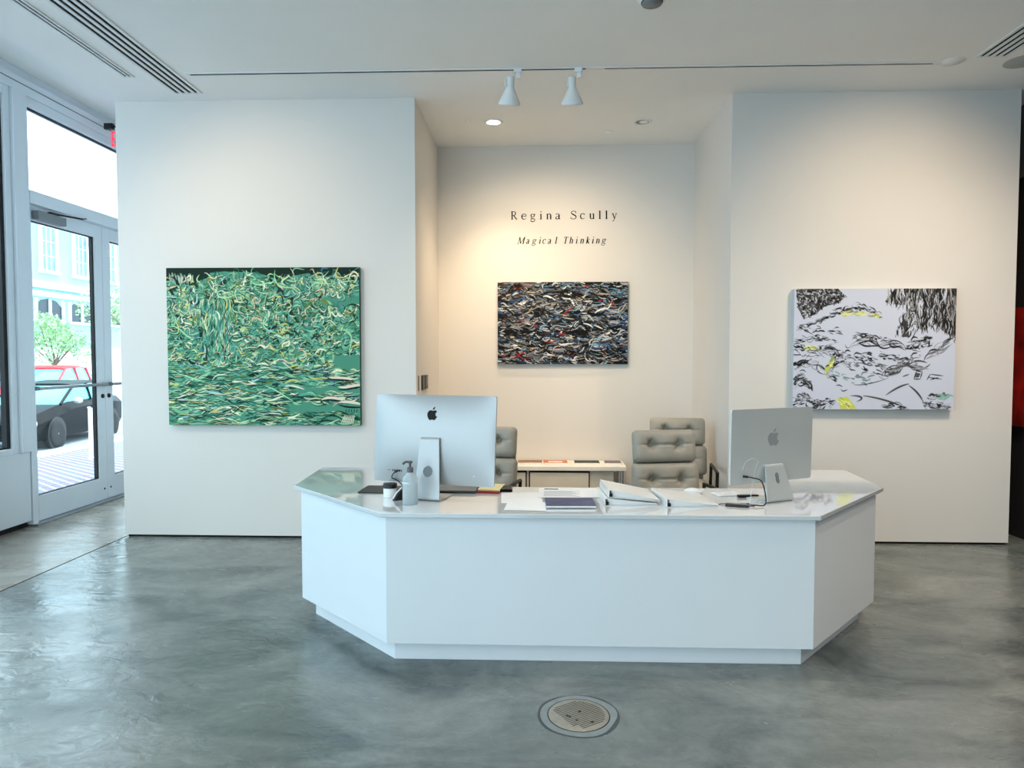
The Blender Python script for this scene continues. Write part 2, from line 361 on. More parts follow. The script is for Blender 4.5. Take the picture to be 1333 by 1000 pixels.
# ------------------------------------------------------------------ ceiling things
def slot_diffuser(x0, x1, y0, y1, n, label):
    t = thing('slot_diffuser', label, 'ceiling vent', ((x0 + x1) / 2, (y0 + y1) / 2, CZ), 0, 'linear slots in the ceiling')
    inv = Matrix.Translation((-(x0 + x1) / 2, -(y0 + y1) / 2, -CZ)); w = (x1 - x0)
    MB().box((x0, y0, CZ - .002), (x1, y1, CZ - .0005)).build('slot_backing', 'dark_slot', t, mtx=inv)
    f = MB(); p = w / n; b_ = p * .24
    for i in range(n + 1):
        c = x0 + i * p; f.box((max(x0 - .012, c - b_), y0, CZ - .008), (min(x1 + .012, c + b_), y1, CZ - .001))
    f.box((x0 - .012, y1 - .004, CZ - .007), (x1 + .012, y1 + .012, CZ - .001)).box((x0 - .012, y0 - .012, CZ - .007), (x1 + .012, y0 + .004, CZ - .001))
    f.build('slat', 'white_enamel', t, mtx=inv)
    return t
slot_diffuser(-2.905, -2.70, -1.5, 5.43, 4, 'long white four-slot air diffuser in the ceiling near the glass wall')
slot_diffuser(-3.115, -3.055, -1.5, 5.10, 2, 'narrow double slot in the ceiling, nearest the windows')
slot_diffuser(3.11, 3.31, 0.5, 4.98, 4, 'white four-slot air diffuser at the right edge of the ceiling')
def disc(name, label, cat, x, y, prof, mt, z=CZ):
    o = MB().lathe(prof, (0, 0, 0), 40).build(name, mt); o.location = (x, y, z); tag(o, label, cat); return o
disc('ceiling_cover', 'dull grey flat oval cover in the ceiling beside the right slot diffuser', 'ceiling cover', 3.50, 5.08, [(0, -.004), (.11, -.004), (.125, 0)], 'cover_grey')
disc('track_end_cover', 'flat white round cover at the right end of the lighting track', 'ceiling cover', 2.99, 5.06, [(0, -.008), (.07, -.006), (.08, 0)], 'white_enamel')
disc('sprinkler_cover', 'small flat concealed sprinkler plate in the alcove ceiling', 'sprinkler', 0.686, 6.50, [(0, -.010), (.036, -.010), (.040, -.006), (.040, -.0005)], 'ceiling_paint')
disc('ceiling_sensor', 'tiny white sensor dot in the alcove ceiling left of lit downlight', 'sensor', -0.625, 6.17, [(0, -.008), (.010, -.006), (.014, 0)], 'white_enamel')
s_ = thing('smoke_detector', 'white cone shaped detector with grey face hanging from ceiling at top edge', 'detector', (0.672, 4.06, CZ))
MB().lathe([(.10, 0), (.095, -.02), (.07, -.05), (.062, -.055)], (0, 0, 0), 40).build('housing', 'white_enamel', s_)
MB().lathe([(.058, -.05), (.058, -.066), (0, -.07)], (0, 0, 0), 40).build('sensor_face', 'stand_grey', s_)
MB().lathe([(.063, -.052), (.063, -.058), (.056, -.058)], (0, 0, 0), 40).build('gap_ring', 'gasket', s_)
# track
tk = thing('lighting_track', 'long thin white recessed lighting track across the ceiling', 'lighting track', (0.2, 5.08, CZ))
MB().box((-2.83, -.022, -.006), (2.72, .022, 0)).build('track_channel', 'white_enamel', tk)
MB().box((-2.80, -.006, -.0085), (0.16, .004, -.0055)).box((0.30, -.003, -.0085), (2.66, .003, -.0055)).build('groove', 'dark_slot', tk)
def track_head(x, yaw, label, tgt, e):
    t = thing('track_spotlight', label, 'spotlight', (x, 5.07, CZ), yaw, 'white cone spotlights on the ceiling track')
    MB().box((-.028, -.022, -.035), (.028, .022, -.0085)).box((-.012, -.012, -.075), (.02, .012, -.03)).build('track_adapter', 'white_enamel', t, bevel=.003)
    rot = Matrix.Rotation(math.radians(22), 3, 'X') @ Matrix.Rotation(math.radians(4), 3, 'Y')
    c = (-.05, 0, -.055)
    MB().lathe([(0, .004), (.022, .0), (.028, -.008), (.028, -.075), (.034, -.09), (.075, -.170), (.082, -.185), (.080, -.198), (.077, -.198), (.070, -.17), (.0, -.10)], c, 40, rot).build('lamp_shade', 'white_enamel', t)
    MB().tube(catmull([(-.05 - .028, 0, -.065), (-.092, 0, -.085), (-.09, 0, -.115), (-.078, 0, -.13)], 4), .005, 8).build('handle', 'white_enamel', t)
    mc = Vector(c) + rot @ Vector((0, 0, -.15))
    MB().lathe([(0, -.165), (.062, -.165), (.064, -.172), (0, -.172)], c, 32, rot).build('bulb', 'lamp_face', t)
    p = Vector((x, 5.07, CZ)) + Matrix.Rotation(yaw, 3, 'Z') @ (Vector(c) + rot @ Vector((0, 0, -.21)))
    spot(p, tgt, e, 100, 1.0, WARM, .03)
track_head(-0.14, 0.0, 'left one of two white cone track spotlights over the desk', (-0.15, 6.9, 1.6), 66)
track_head(0.31, -0.25, 'right one of two white cone track spotlights over the desk', (0.35, 6.9, 1.9), 56)
# downlights
def downlight(x, y, lit, label):
    t = thing('recessed_downlight', label, 'downlight', (x, y, CZ), 0, 'round recessed downlights in the alcove ceiling')
    MB().lathe([(.060, -.001), (.060, -.006), (.082, -.004), (.086, 0), (.086, .0)], (0, 0, 0), 40, cap=False).build('trim_ring', 'white_enamel', t)
    if lit:
        MB().lathe([(0, -.012), (.04, -.010), (.058, -.003)], (0, 0, 0), 32).build('bulb', 'lamp_face', t)
    else:
        MB().lathe([(0, -.002), (.058, -.002)], (0, 0, 0), 32, cap=False).build('reflector', 'stand_grey', t)
        MB().lathe([(0, -.008), (.035, -.006), (.04, -.003)], (.012, .0, 0), 32).build('bulb', 'white_plastic', t)
downlight(-0.39, 6.20, True, 'lit round recessed downlight, left in the alcove ceiling')
downlight(0.955, 6.24, False, 'unlit round recessed downlight, right in the alcove ceiling')
light('downlight', 'SPOT', (-0.39, 6.20, 3.63), 78, (1.0, .72, .44), target=(-0.30, 6.62, 0.4), spot_size=math.radians(80), spot_blend=0.9, shadow_soft_size=0.045)

# exit sign on an arm from the side of the wall
ex = thing('exit_sign', 'clear exit sign with red letters on a black bracket above the doors', 'exit sign', (-4.28, 7.0, 3.72))
MB().box((-.02, -.015, .20), (.77, .015, .225)).box((-.22, -.02, .185), (-.13, .02, .245)).box((-.13, -.01, .205), (-.02, .01, .22)).build('bracket', 'black_plastic', ex)
MB().box((-.17, -.003, -.02), (.25, .003, .19)).build('acrylic_plate', 'glass', ex)
def seg(mb, pts, w, y0, y1):
    for (ax, az), (bx, bz) in zip(pts, pts[1:]):
        d = Vector((bx - ax, bz - az)); n = Vector((-d.y, d.x)).normalized() * w / 2
        mb.prism_axis([(ax + n.x, az + n.y), (ax - n.x, az - n.y), (bx - n.x, bz - n.y), (bx + n.x, bz + n.y)], y0, y1, lambda u, v, a: (u, a, v))
lt = {'E': [[(0, 0), (0, 1)], [(0, .05), (.6, .05)], [(0, .5), (.5, .5)], [(0, .95), (.6, .95)]], 'X': [[(0, 0), (.65, 1)], [(0, 1), (.65, 0)]],
      'I': [[(.05, 0), (.05, 1)]], 'T': [[(.3, 0), (.3, 1)], [(0, .95), (.6, .95)]]}
for ch, x0 in zip('EXIT', (-.14, -.035, .075, .12)):
    l_ = MB()
    for st in lt[ch]: seg(l_, [(x0 + u * .125, .01 + v * .15) for u, v in st], .026, -.008, -.004)
    l_.build('letter', 'exit_red', ex)

# ------------------------------------------------------------------ serif lettering on the alcove wall
TH, TN, SF = .15, .07, .06
G = {
 'R': [([(.18, 0), (.18, 1)], TH), ([(.02, .025), (.36, .025)], SF), ([(.02, .975), (.3, .975)], SF), ([(.18, .97), (.48, .97), (.68, .86), (.68, .63), (.48, .5), (.18, .5)], (TN, TN, .11, .11, TN, TN), 1), ([(.42, .5), (.86, .03)], .12), ([(.78, .025), (1, .025)], SF)],
 'e': [([(.1, .4), (.58, .4)], TN), ([(.58, .4), (.54, .58), (.34, .67), (.13, .57), (.07, .34), (.14, .11), (.34, .02), (.6, .15)], (TN, .07, TN, .1, .13, .12, .07, .03), 1)],
 'g': [([(.3, .66), (.12, .58), (.1, .45), (.16, .32), (.3, .27), (.46, .35), (.5, .47), (.44, .6), (.3, .66)], (TN, .09, .12, .09, TN, .09, .12, .09, TN), 1), ([(.18, .3), (.1, .18), (.2, .09), (.48, .06), (.58, -.08), (.45, -.25), (.2, -.27), (.06, -.16), (.16, .05)], (TN, .06, .1, .1, .08, TN, TN, .07, TN), 1), ([(.44, .6), (.66, .62)], .07)],
 'i': [([(.2, 0), (.2, .67)], TH), ([(.04, .025), (.36, .025)], SF), ([(.05, .6), (.2, .65)], SF), ([(.2, .86), (.2, .98)], .14)],
 'n': [([(.15, 0), (.15, .66)], TH), ([(.04, .025), (.25, .025)], SF), ([(.02, .6), (.15, .65)], SF), ([(.15, .5), (.3, .65), (.48, .63), (.56, .46), (.56, 0)], (TN, .07, .1, TH, TH), 1), ([(.47, .025), (.66, .025)], SF)],
 'h': [([(.15, 0), (.15, 1)], TH), ([(.04, .025), (.25, .025)], SF), ([(.02, .95), (.15, .98)], SF), ([(.15, .5), (.3, .65), (.48, .63), (.56, .46), (.56, 0)], (TN, .07, .1, TH, TH), 1), ([(.47, .025), (.66, .025)], SF)],
 'a': [([(.09, .53), (.2, .66), (.38, .65), (.47, .5), (.47, .12), (.53, .03), (.63, .07)], (.11, TN, .07, TH, TH, .08, .03), 1), ([(.46, .42), (.2, .31), (.09, .18), (.14, .04), (.3, .03), (.46, .15)], (TN, .06, .12, .1, TN, TN), 1)],
 'S': [([(.61, .74), (.54, .92), (.34, .98), (.14, .88), (.15, .68), (.36, .54), (.6, .38), (.64, .2), (.5, .04), (.28, .02), (.1, .1), (.05, .28)], (.04, TN, TN, .09, .12, .15, .13, .1, TN, TN, TN, .04), 1), ([(.62, .7), (.62, .99)], .035), ([(.05, .01), (.05, .3)], .035)],
 'c': [([(.55, .52), (.49, .62), (.32, .67), (.13, .57), (.07, .34), (.14, .11), (.34, .02), (.58, .15)], (.12, .1, TN, .1, .13, .12, .07, .03), 1)],
 'u': [([(.15, .66), (.15, .2), (.23, .05), (.4, .03), (.56, .16)], (TH, TH, .1, .07, TN), 1), ([(.56, .66), (.56, 0)], TH), ([(.0, .64), (.15, .64)], SF), ([(.42, .64), (.56, .64)], SF), ([(.56, .025), (.7, .04)], SF)],
 'l': [([(.2, 0), (.2, 1)], TH), ([(.04, .025), (.36, .025)], SF), ([(.05, .94), (.2, .98)], SF)],
 'y': [([(.08, .66), (.37, .02)], .12), ([(.62, .66), (.37, .02), (.25, -.22), (.14, -.28), (.05, -.24)], (TN, TN, TN, .07, .1)), ([(-.03, .64), (.24, .64)], SF), ([(.48, .64), (.74, .64)], SF)],
 'M': [([(.13, 0), (.16, 1)], TN), ([(.16, 1), (.48, .05)], TH), ([(.48, .05), (.86, 1)], TN), ([(.86, 1), (.86, 0)], TH), ([(0, .025), (.26, .025)], SF), ([(.7, .025), (1.02, .025)], SF), ([(.02, .975), (.2, .975)], SF), ([(.82, .975), (1.0, .975)], SF)],
 'T': [([(.4, 0), (.4, .97)], TH), ([(.02, .97), (.78, .97)], .06), ([(.03, .97), (.03, .78)], .04), ([(.77, .97), (.77, .78)], .04), ([(.24, .025), (.56, .025)], SF)],
 'k': [([(.15, 0), (.15, 1)], TH), ([(.04, .025), (.25, .025)], SF), ([(.02, .95), (.15, .98)], SF), ([(.15, .3), (.5, .62)], TN), ([(.26, .38), (.56, .03)], TH), ([(.44, .025), (.7, .025)], SF), ([(.38, .64), (.62, .64)], SF)],
}
def glyph_mesh(ch, x0, x1, base, cap, Y, shear=0.0):
    mb = MB(); xs = [p[0] for st in G[ch] for p in st[0]]; gx0, gx1 = min(xs) - .03, max(xs) + .03; sx = (x1 - x0) / ((gx1 - gx0) + (0 if not shear else shear * .8)) / cap
    for st in G[ch]:
        pts = list(st[0]); ws = st[1] if isinstance(st[1], tuple) else (st[1],) * len(pts)
        if len(st) > 2:
            q = catmull([(p[0], p[1], w) for p, w in zip(pts, ws)], 6); pts = [(a, b_) for a, b_, c in q]; ws = [c for a, b_, c in q]
        P = [((p[0] - gx0 + shear * p[1]) * sx * cap + x0, base + p[1] * cap) for p in pts]
        n = len(P); L_, R_ = [], []
        for i in range(n):
            a = Vector(P[max(i - 1, 0)]); b_ = Vector(P[min(i + 1, n - 1)]); d = (b_ - a).normalized(); nn = Vector((-d.y, d.x)) * ws[i] * cap * .5
            L_.append((P[i][0] + nn.x, P[i][1] + nn.y)); R_.append((P[i][0] - nn.x, P[i][1] - nn.y))
        for i in range(n - 1):
            mb.prism_axis([R_[i], R_[i + 1], L_[i + 1], L_[i]], Y - .002, Y - .0003, lambda u, v, a: (u, a, v))
    return mb
def wall_text(label, name, letters, base, cap, shear):
    t = thing(name, label, 'lettering', (0.25, AY, base), 0); inv = Matrix.Translation((-.25, -AY, -base))
    for ch, a, b_ in letters:
        glyph_mesh(ch, -.258 + (a - 120) * .001, -.258 + (b_ - 120) * .001, base, cap, AY, shear).build('letter', 'vinyl', t, mtx=inv)
wall_text('dark serif wall lettering, upper line reading Regina Scully', 'wall_lettering',
          [('R', 120, 187), ('e', 228, 280), ('g', 318, 372), ('i', 410, 437), ('n', 476, 532), ('a', 572, 622), ('S', 722, 780), ('c', 820, 868), ('u', 908, 965), ('l', 1003, 1029), ('l', 1070, 1096), ('y', 1135, 1192)], 2.924, .082, 0)
wall_text('dark italic wall lettering, lower line reading Magical Thinking', 'wall_lettering',
          [('M', 180, 270), ('a', 275, 314), ('g', 333, 386), ('i', 402, 428), ('c', 438, 480), ('a', 494, 535), ('l', 563, 592), ('T', 645, 702), ('h', 708, 754), ('i', 773, 799), ('n', 816, 864), ('k', 876, 924), ('i', 936, 962), ('n', 975, 1022), ('g', 1035, 1088)], 2.679, .068, 0.26)

# ------------------------------------------------------------------ paintings
class Canvas:
    def __init__(s, nx, ny, col):
        s.nx, s.ny = nx, ny; s.a = np.ones((ny, nx, 3)) * np.array(lin(col)); s.R = random.Random(nx * 7 + ny)
    def stroke(s, p, w, col, alpha=1.0, taper=True):
        q = np.array(p, float) * [s.nx, s.nx]        # both axes in units of width, y down
        n = max(8, int(np.linalg.norm(q[0] - q[-1]) / 1.2) + 6); t = np.linspace(0, 1, n)[:, None]
        if len(q) == 2: b = q[0] * (1 - t) + q[1] * t
        elif len(q) == 3: b = q[0] * (1 - t) ** 2 + 2 * q[1] * t * (1 - t) + q[2] * t * t
        else: b = q[0] * (1 - t) ** 3 + 3 * q[1] * t * (1 - t) ** 2 + 3 * q[2] * t * t * (1 - t) + q[3] * t ** 3
        r = w * s.nx / 2 * (np.sin(PI * np.clip(t[:, 0] * .92 + .04, 0, 1)) ** .6 if taper else np.ones(n)) + .2
        m = r.max() + 2
        x0, x1 = int(max(0, b[:, 0].min() - m)), int(min(s.nx, b[:, 0].max() + m)); y0, y1 = int(max(0, b[:, 1].min() - m)), int(min(s.ny, b[:, 1].max() + m))
        if x1 <= x0 or y1 <= y0: return
        X, Y = np.meshgrid(np.arange(x0, x1) + .5, np.arange(y0, y1) + .5)
        d = np.full(X.shape, 1e9)
        for k in range(n): d = np.minimum(d, np.hypot(X - b[k, 0], Y - b[k, 1]) - r[k])
        a = (np.clip(.5 - d, 0, 1) * alpha)[..., None]
        s.a[y0:y1, x0:x1] = s.a[y0:y1, x0:x1] * (1 - a) + np.array(lin(col)) * a
    def poly(s, pts, col):
        P = np.array(pts) * s.nx; X, Y = np.meshgrid(np.arange(s.nx) + .5, np.arange(s.ny) + .5); ins = np.zeros(X.shape, bool)
        for i in range(len(P)):
            (xa, ya), (xb, yb) = P[i], P[i - 1]
            c = ((ya > Y) != (yb > Y)) & (X < (xb - xa) * (Y - ya) / (yb - ya + 1e-9) + xa); ins ^= c
        s.a[ins] = lin(col)
    def curl(s, x, y, L, w, col, ang=0, bend=.5, alpha=1.0):
        c, n = math.cos(ang), math.sin(ang); R = s.R
        f = lambda u, v: (x + u * c - v * n, y + u * n + v * c)
        k = bend * L * R.uniform(-1, 1)
        s.stroke([f(-L / 2, 0), f(-L / 6, k), f(L / 6, k * R.uniform(-.6, 1)), f(L / 2, 0)], w, col, alpha)
    def hang(s, name, label, x0, x1, z0, z1, Y, depth, side):
        t = thing(name, label, 'painting', ((x0 + x1) / 2, Y, z0)); w, h = x1 - x0, z1 - z0; nx, ny = s.nx, s.ny
        # front: fine grid carrying the paint
        xs = np.linspace(-w / 2, w / 2, nx); zs = np.linspace(h, 0, ny); X, Z = np.meshgrid(xs, zs)
        v = np.stack([X, np.full(X.shape, -depth - .0015), Z], -1).reshape(-1, 3)
        i = (np.arange(ny - 1)[:, None] * nx + np.arange(nx - 1)[None]).reshape(-1)
        f = np.stack([i, i + nx, i + nx + 1, i + 1], -1)
        me = bpy.data.meshes.new('paint_surface'); me.vertices.add(len(v)); me.vertices.foreach_set('co', v.astype(np.float32).ravel())
        me.loops.add(f.size); me.loops.foreach_set('vertex_index', f.astype(np.int32).ravel())
        me.polygons.add(len(f)); me.polygons.foreach_set('loop_start', np.arange(0, f.size, 4, dtype=np.int32)); me.update(calc_edges=True)
        at = me.color_attributes.new('paint', 'FLOAT_COLOR', 'POINT')
        at.data.foreach_set('color', np.concatenate([s.a.reshape(-1, 3), np.ones((nx * ny, 1))], 1).astype(np.float32).ravel())
        me.materials.append(M['oil_paint']); o = bpy.data.objects.new('paint_surface', me); C.objects.link(o); o.parent = t
        MB().box((-w / 2, -depth, 0), (w / 2, -.002, h)).build('stretched_canvas', side, t)
        return t
def painting_green():
    c = Canvas(560, 450, (78, 146, 122)); R = c.R; H_ = 450 / 560
    c.poly([(0, 0), (.24, 0), (.22, .05), (.16, .07), (.13, .13), (.10, .07), (.06, .09), (.03, .06), (0, .08)], (10, 40, 30)); c.poly([(.19, 0), (1, 0), (1, .10), (.93, .07), (.86, .04), (.80, .06), (.74, .03), (.62, .05), (.56, .10), (.52, .04), (.46, .025), (.3, .02), (.19, .03)], (10, 40, 30))
    pal = [((150, 205, 160), 5), ((204, 228, 176), 5), ((236, 238, 206), 5), ((120, 185, 150), 5), ((24, 64, 50), 6), ((10, 26, 24), 6), ((44, 108, 84), 6), ((90, 170, 150), 4), ((205, 205, 120), 2), ((120, 132, 50), 2), ((228, 200, 172), 2), ((170, 208, 215), 2), ((60, 110, 130), 1)]
    cols = [a for a, n in pal for _ in range(n)]
    for k in range(40):
        x = R.uniform(.02, .14); c.stroke([(x, R.uniform(.04, .09)), (x + R.uniform(-.01, .01), R.uniform(.02, .07))], .003, (190, 210, 190))
    def calm(x, y): return (x > .86 and .44 < y < .52) or (x > .68 and .60 < y < .64) or (x > .62 and .69 < y < .74) or (x > .82 and .14 < y < .20)
    def style(x, y):
        if .17 < x < .34 and .16 < y < .44: return PI / 2 + R.gauss(0, .3), (.02, .08), .35
        if y > .5: return R.gauss(0, .22), (.02, .10), .3
        if y > .28: return R.gauss(0, .6), (.015, .06), .9
        return R.uniform(-PI, PI), (.02, .07), 1.3
    for k in range(700):           # broad shapes first
        x = R.uniform(0, 1); y = R.uniform(.10 if x < .2 else .06, H_)
        if calm(x, y): continue
        a, L, be = style(x, y); c.curl(x, y, R.uniform(*L), R.uniform(.008, .018), R.choice([(44, 108, 84), (90, 170, 150), (120, 185, 150), (56, 122, 98), (150, 205, 160), (24, 64, 50)]), a, be)
    for k in range(60):
        x = R.uniform(0, 1); y = R.uniform(.06, H_ * .8)
        if calm(x, y): continue
        a, L, be = style(x, y); c.curl(x, y, R.uniform(.03, .07), R.uniform(.012, .024), R.choice([(14, 40, 32), (20, 56, 46), (196, 206, 130), (120, 132, 60)]), a, be)
    for k in range(3300):          # line work, often with a dark edge
        x = R.uniform(0, 1); y = R.uniform(.02, H_)
        if calm(x, y) or (x < .2 and y < .09 and R.random() < .7) or (y < .05 and R.random() < .6): continue
        a, L, be = style(x, y); Ln = R.uniform(*L); col = R.choice(cols); w = R.choice([.0025, .003, .004, .005, .008])
        if y > .5 and R.random() < .35: col = R.choice([(24, 64, 50), (44, 108, 84), (10, 26, 24), (120, 185, 150)])
        if sum(col) > 400 and R.random() < .5:
            st = R.getstate(); c.curl(x + .002, y + .004, Ln, w, (14, 36, 30), a, be); R.setstate(st)
        c.curl(x, y, Ln, w if sum(col) > 160 else w * .8, col, a, be)
    for (x, y, L, a) in [(.50, .07, .13, .1), (.62, .06, .14, .7), (.07, .33, .13, .5), (.56, .28, .12, 1.2), (.93, .38, .14, 1.3), (.12, .56, .14, .3), (.58, .64, .16, .5), (.8, .1, .12, -.3), (.32, .1, .12, .6)]:
        c.curl(x, y, L, .006, (160, 225, 170), a, .9)
    for x, y, a in [(.90, .56, .05), (.95, .60, -.1), (.86, .67, 0), (.95, .69, .1)]:
        c.curl(x, y, .12, .014, (236, 220, 200), a, .2); c.curl(x, y + .012, .13, .009, (14, 20, 24), a, .2)
    for k in range(9): c.stroke([(.90 + k * .010, .79), (.92 + k * .008, .75)], .004, R.choice([(12, 20, 20), (226, 224, 200)]))
    for k in range(5): c.stroke([(.925 + k * .014, .735), (.927 + k * .014, .72)], .004, (10, 26, 26))
    return c
def painting_dark():
    c = Canvas(440, 278, (14, 14, 16)); R = c.R; H_ = 278 / 440
    cols = [(190, 195, 200)] * 5 + [(120, 128, 138)] * 6 + [(228, 228, 226)] * 3 + [(70, 100, 130)] * 4 + [(40, 66, 100)] * 3 + [(60, 56, 54)] * 5 + [(14, 14, 16)] * 9 + [(140, 40, 40)] + [(190, 170, 140)] * 2 + [(120, 165, 190)] * 2
    rows = [i * .045 + R.uniform(-.01, .02) for i in range(14)]
    for ry in rows:
        x = R.uniform(-.05, 0)
        while x < 1.05:
            L = R.uniform(.07, .22); y = ry + R.uniform(-.03, .03); dip = L * R.uniform(.12, .45)
            c.stroke([(x, y), (x + L * .2, y + dip), (x + L * .8, y + dip), (x + L, y)], R.uniform(.016, .032), R.choice([(70, 76, 84), (44, 62, 84), (96, 96, 96), (34, 34, 36), (120, 112, 100)]))
            c.stroke([(x, y + .008), (x + L * .2, y + dip + .012), (x + L * .8, y + dip + .012), (x + L, y + .008)], .008, (8, 8, 9))
            for _ in range(5):
                o = R.uniform(-.022, .012)
                c.stroke([(x + R.uniform(0, .03), y + o), (x + L * .25, y + dip * R.uniform(.2, 1) + o), (x + L * .75, y + dip * R.uniform(.2, 1) + o), (x + L - R.uniform(0, .03), y + o)], R.choice([.003, .004, .006]), R.choice(cols))
            for _ in range(5): c.curl(x + R.uniform(0, L), y + R.uniform(-.02, .03), R.uniform(.02, .06), R.choice([.003, .004, .007]), R.choice(cols), R.gauss(0, .6), .8)
            x += L * R.uniform(.6, 1)
    for k in range(750):
        x = R.uniform(0, 1); y = R.uniform(0, H_); col = R.choice(cols + [(8, 8, 9)] * 20)
        c.curl(x, y, R.uniform(.02, .10), R.choice([.004, .006, .009, .013]), col, R.gauss(0, .4), .6)
    for k in range(26):
        x = R.uniform(0, 1); y = R.uniform(0, H_); c.curl(x, y, R.uniform(.1, .25), .006, (8, 8, 9), R.gauss(0, .4), .3)
    for a, b_ in [((.58, .19), (.5, .25)), ((.86, .15), (.9, .18)), ((.14, .54), (.2, .6)), ((.22, .53), (.12, .585)), ((.66, .04), (.7, .03))]:
        c.stroke([a, b_], .008, (160, 36, 40))
    for x, y in [(.96, .31), (.98, .27), (.78, .49), (.84, .5), (.2, .13)]: c.curl(x, y, .05, .012, (58, 100, 165), R.uniform(0, 3), .5)
    return c
def painting_pale():
    c = Canvas(460, 345, (206, 212, 230)); R = c.R; H_ = .75; K = (24, 24, 26)
    def mass(poly, n, ang, L, cols, sp=.35):
        P = np.array(poly); x0, y0 = P.min(0); x1, y1 = P.max(0); k = 0; tries = 0
        while k < n and tries < n * 12:
            tries += 1; x = R.uniform(x0, x1); y = R.uniform(y0, y1); ins = False
            for i in range(len(P)):
                xa, ya = P[i]; xb, yb = P[i - 1]
                if (ya > y) != (yb > y) and x < (xb - xa) * (y - ya) / (yb - ya + 1e-9) + xa: ins = not ins
            if not ins: continue
            c.curl(x, y, R.uniform(L[0], L[1]), R.choice([.003, .005, .008]), R.choice(cols), ang + R.gauss(0, sp), .5); k += 1
    tl = [(0.01, 0.0), (.27, 0), (.32, .05), (.27, .09), (.19, .11), (.13, .16), (.06, .19), (.03, .13)]
    tr_ = [(.62, 0), (1.0, 0), (1.0, .31), (.93, .27), (.87, .22), (.80, .26), (.755, .24), (.75, .14), (.70, .10), (.64, .10), (.56, .08)]
    c.poly(tl, (92, 90, 92)); c.poly(tr_, (120, 118, 118))
    dk = [K, K, (60, 58, 58), (36, 34, 34), (170, 172, 176), (206, 212, 226)]
    mass(tl, 420, 0, (.01, .03), dk, 1.5)
    mass([p for p in tr_ if p[0] < .80] + [(.8, 0)], 160, .2, (.01, .03), dk + [(110, 90, 74)], 1.2)
    mass(tr_, 520, PI / 2, (.03, .11), dk, .12)
    c.poly([(.66, .22), (.70, .15), (.715, .30), (.67, .30)], (70, 70, 72)); mass([(.63, .29), (.68, .15), (.745, .15), (.74, .29)], 50, PI / 2 + .2, (.03, .08), dk, .2)
    gy = [(150, 162, 120), (196, 206, 90), (226, 230, 160)]
    def band(pts, n, th, L=(.012, .05), cols=(K, K, K, (90, 92, 96), (170, 175, 185), (206, 212, 230)), ws=(.003, .004, .006, .009)):
        q = catmull(pts, 10)
        for _ in range(n):
            i = R.randrange(len(q) - 1); x, y = q[i]; dx = q[i + 1][0] - x; dy = q[i + 1][1] - y
            c.curl(x, y + R.gauss(0, th), R.uniform(*L), R.choice(ws), R.choice(cols), math.atan2(dy, dx) + R.gauss(0, .3), .5)
    band([(.24, .15), (.33, .13), (.42, .12), (.54, .17)], 80, .012); band([(.30, .155), (.42, .15), (.54, .175)], 26, .006, cols=gy, ws=(.006, .010))
    band([(.02, .24), (.12, .215), (.22, .17)], 40, .007); band([(.02, .25), (.14, .26), (.30, .27)], 40, .010)
    band([(.02, .32), (.14, .31), (.28, .33)], 60, .008); band([(.02, .36), (.12, .38), (.24, .36)], 50, .010); band([(.08, .37), (.16, .375)], 14, .006, cols=gy, ws=(.008,))
    band([(.38, .30), (.5, .31), (.64, .345)], 80, .014); band([(.38, .345), (.52, .335), (.66, .36)], 20, .003, L=(.08, .14)); band([(.40, .40), (.52, .41), (.64, .43), (.80, .42)], 70, .010)
    band([(.70, .35), (.78, .34), (.86, .32)], 70, .016); band([(.83, .42), (.90, .38), (.96, .34)], 26, .012, L=(.05, .09), cols=((90, 92, 96), (150, 155, 165), K))
    band([(.01, .47), (.10, .46), (.20, .50)], 30, .006, L=(.05, .1)); band([(.01, .40), (.14, .41), (.24, .39), (.30, .43)], 26, .003, L=(.06, .12))
    band([(.22, .50), (.28, .44), (.38, .45), (.50, .48), (.60, .52)], 170, .026, L=(.015, .05)); band([(.20, .52), (.25, .43)], 22, .012, cols=gy, ws=(.010, .014))
    band([(.24, .53), (.36, .56), (.50, .56)], 50, .012, cols=((150, 180, 186), (206, 214, 230), (120, 140, 150)), ws=(.01,)); band([(.21, .54), (.27, .57)], 20, .004)
    band([(.60, .51), (.70, .47), (.80, .49)], 34, .008, L=(.06, .12), cols=((90, 92, 96), (60, 60, 62), (150, 155, 165)), ws=(.006, .010))
    c.stroke([(.38, .595), (.45, .605), (.59, .555)], .005, K); c.stroke([(.68, .545), (.72, .53)], .006, K)
    band([(.01, .58), (.06, .57), (.13, .62)], 60, .014, L=(.02, .06)); band([(.01, .70), (.08, .68), (.14, .72)], 80, .018); band([(.14, .72), (.26, .70)], 60, .014)
    for x, y in [(.29, .605), (.32, .625), (.06, .515)]: c.curl(x, y, .04, .006, K, .1, .7)
    c.poly([(.28, .68), (.34, .67), (.40, .745), (.30, .745)], (206, 214, 90)); band([(.28, .69), (.36, .73)], 14, .012, cols=((236, 240, 170), (150, 160, 70)), ws=(.005,))
    for p in ([(.36, .665), (.42, .66), (.46, .68), (.40, .70)], [(.44, .665), (.52, .67), (.68, .72), (.70, .745)], [(.58, .66), (.66, .60), (.72, .59)], [(.72, .60), (.78, .64), (.81, .70)]):
        c.stroke(p, .012, (110, 112, 116)); c.stroke(p, .004, K)
    band([(.58, .73), (.70, .735)], 24, .006, L=(.04, .08)); band([(.82, .72), (.92, .73), (.98, .72)], 60, .012); band([(.84, .67), (.96, .66)], 34, .008); band([(.92, .67), (.99, .665)], 10, .004, cols=((140, 190, 180),), ws=(.01,))
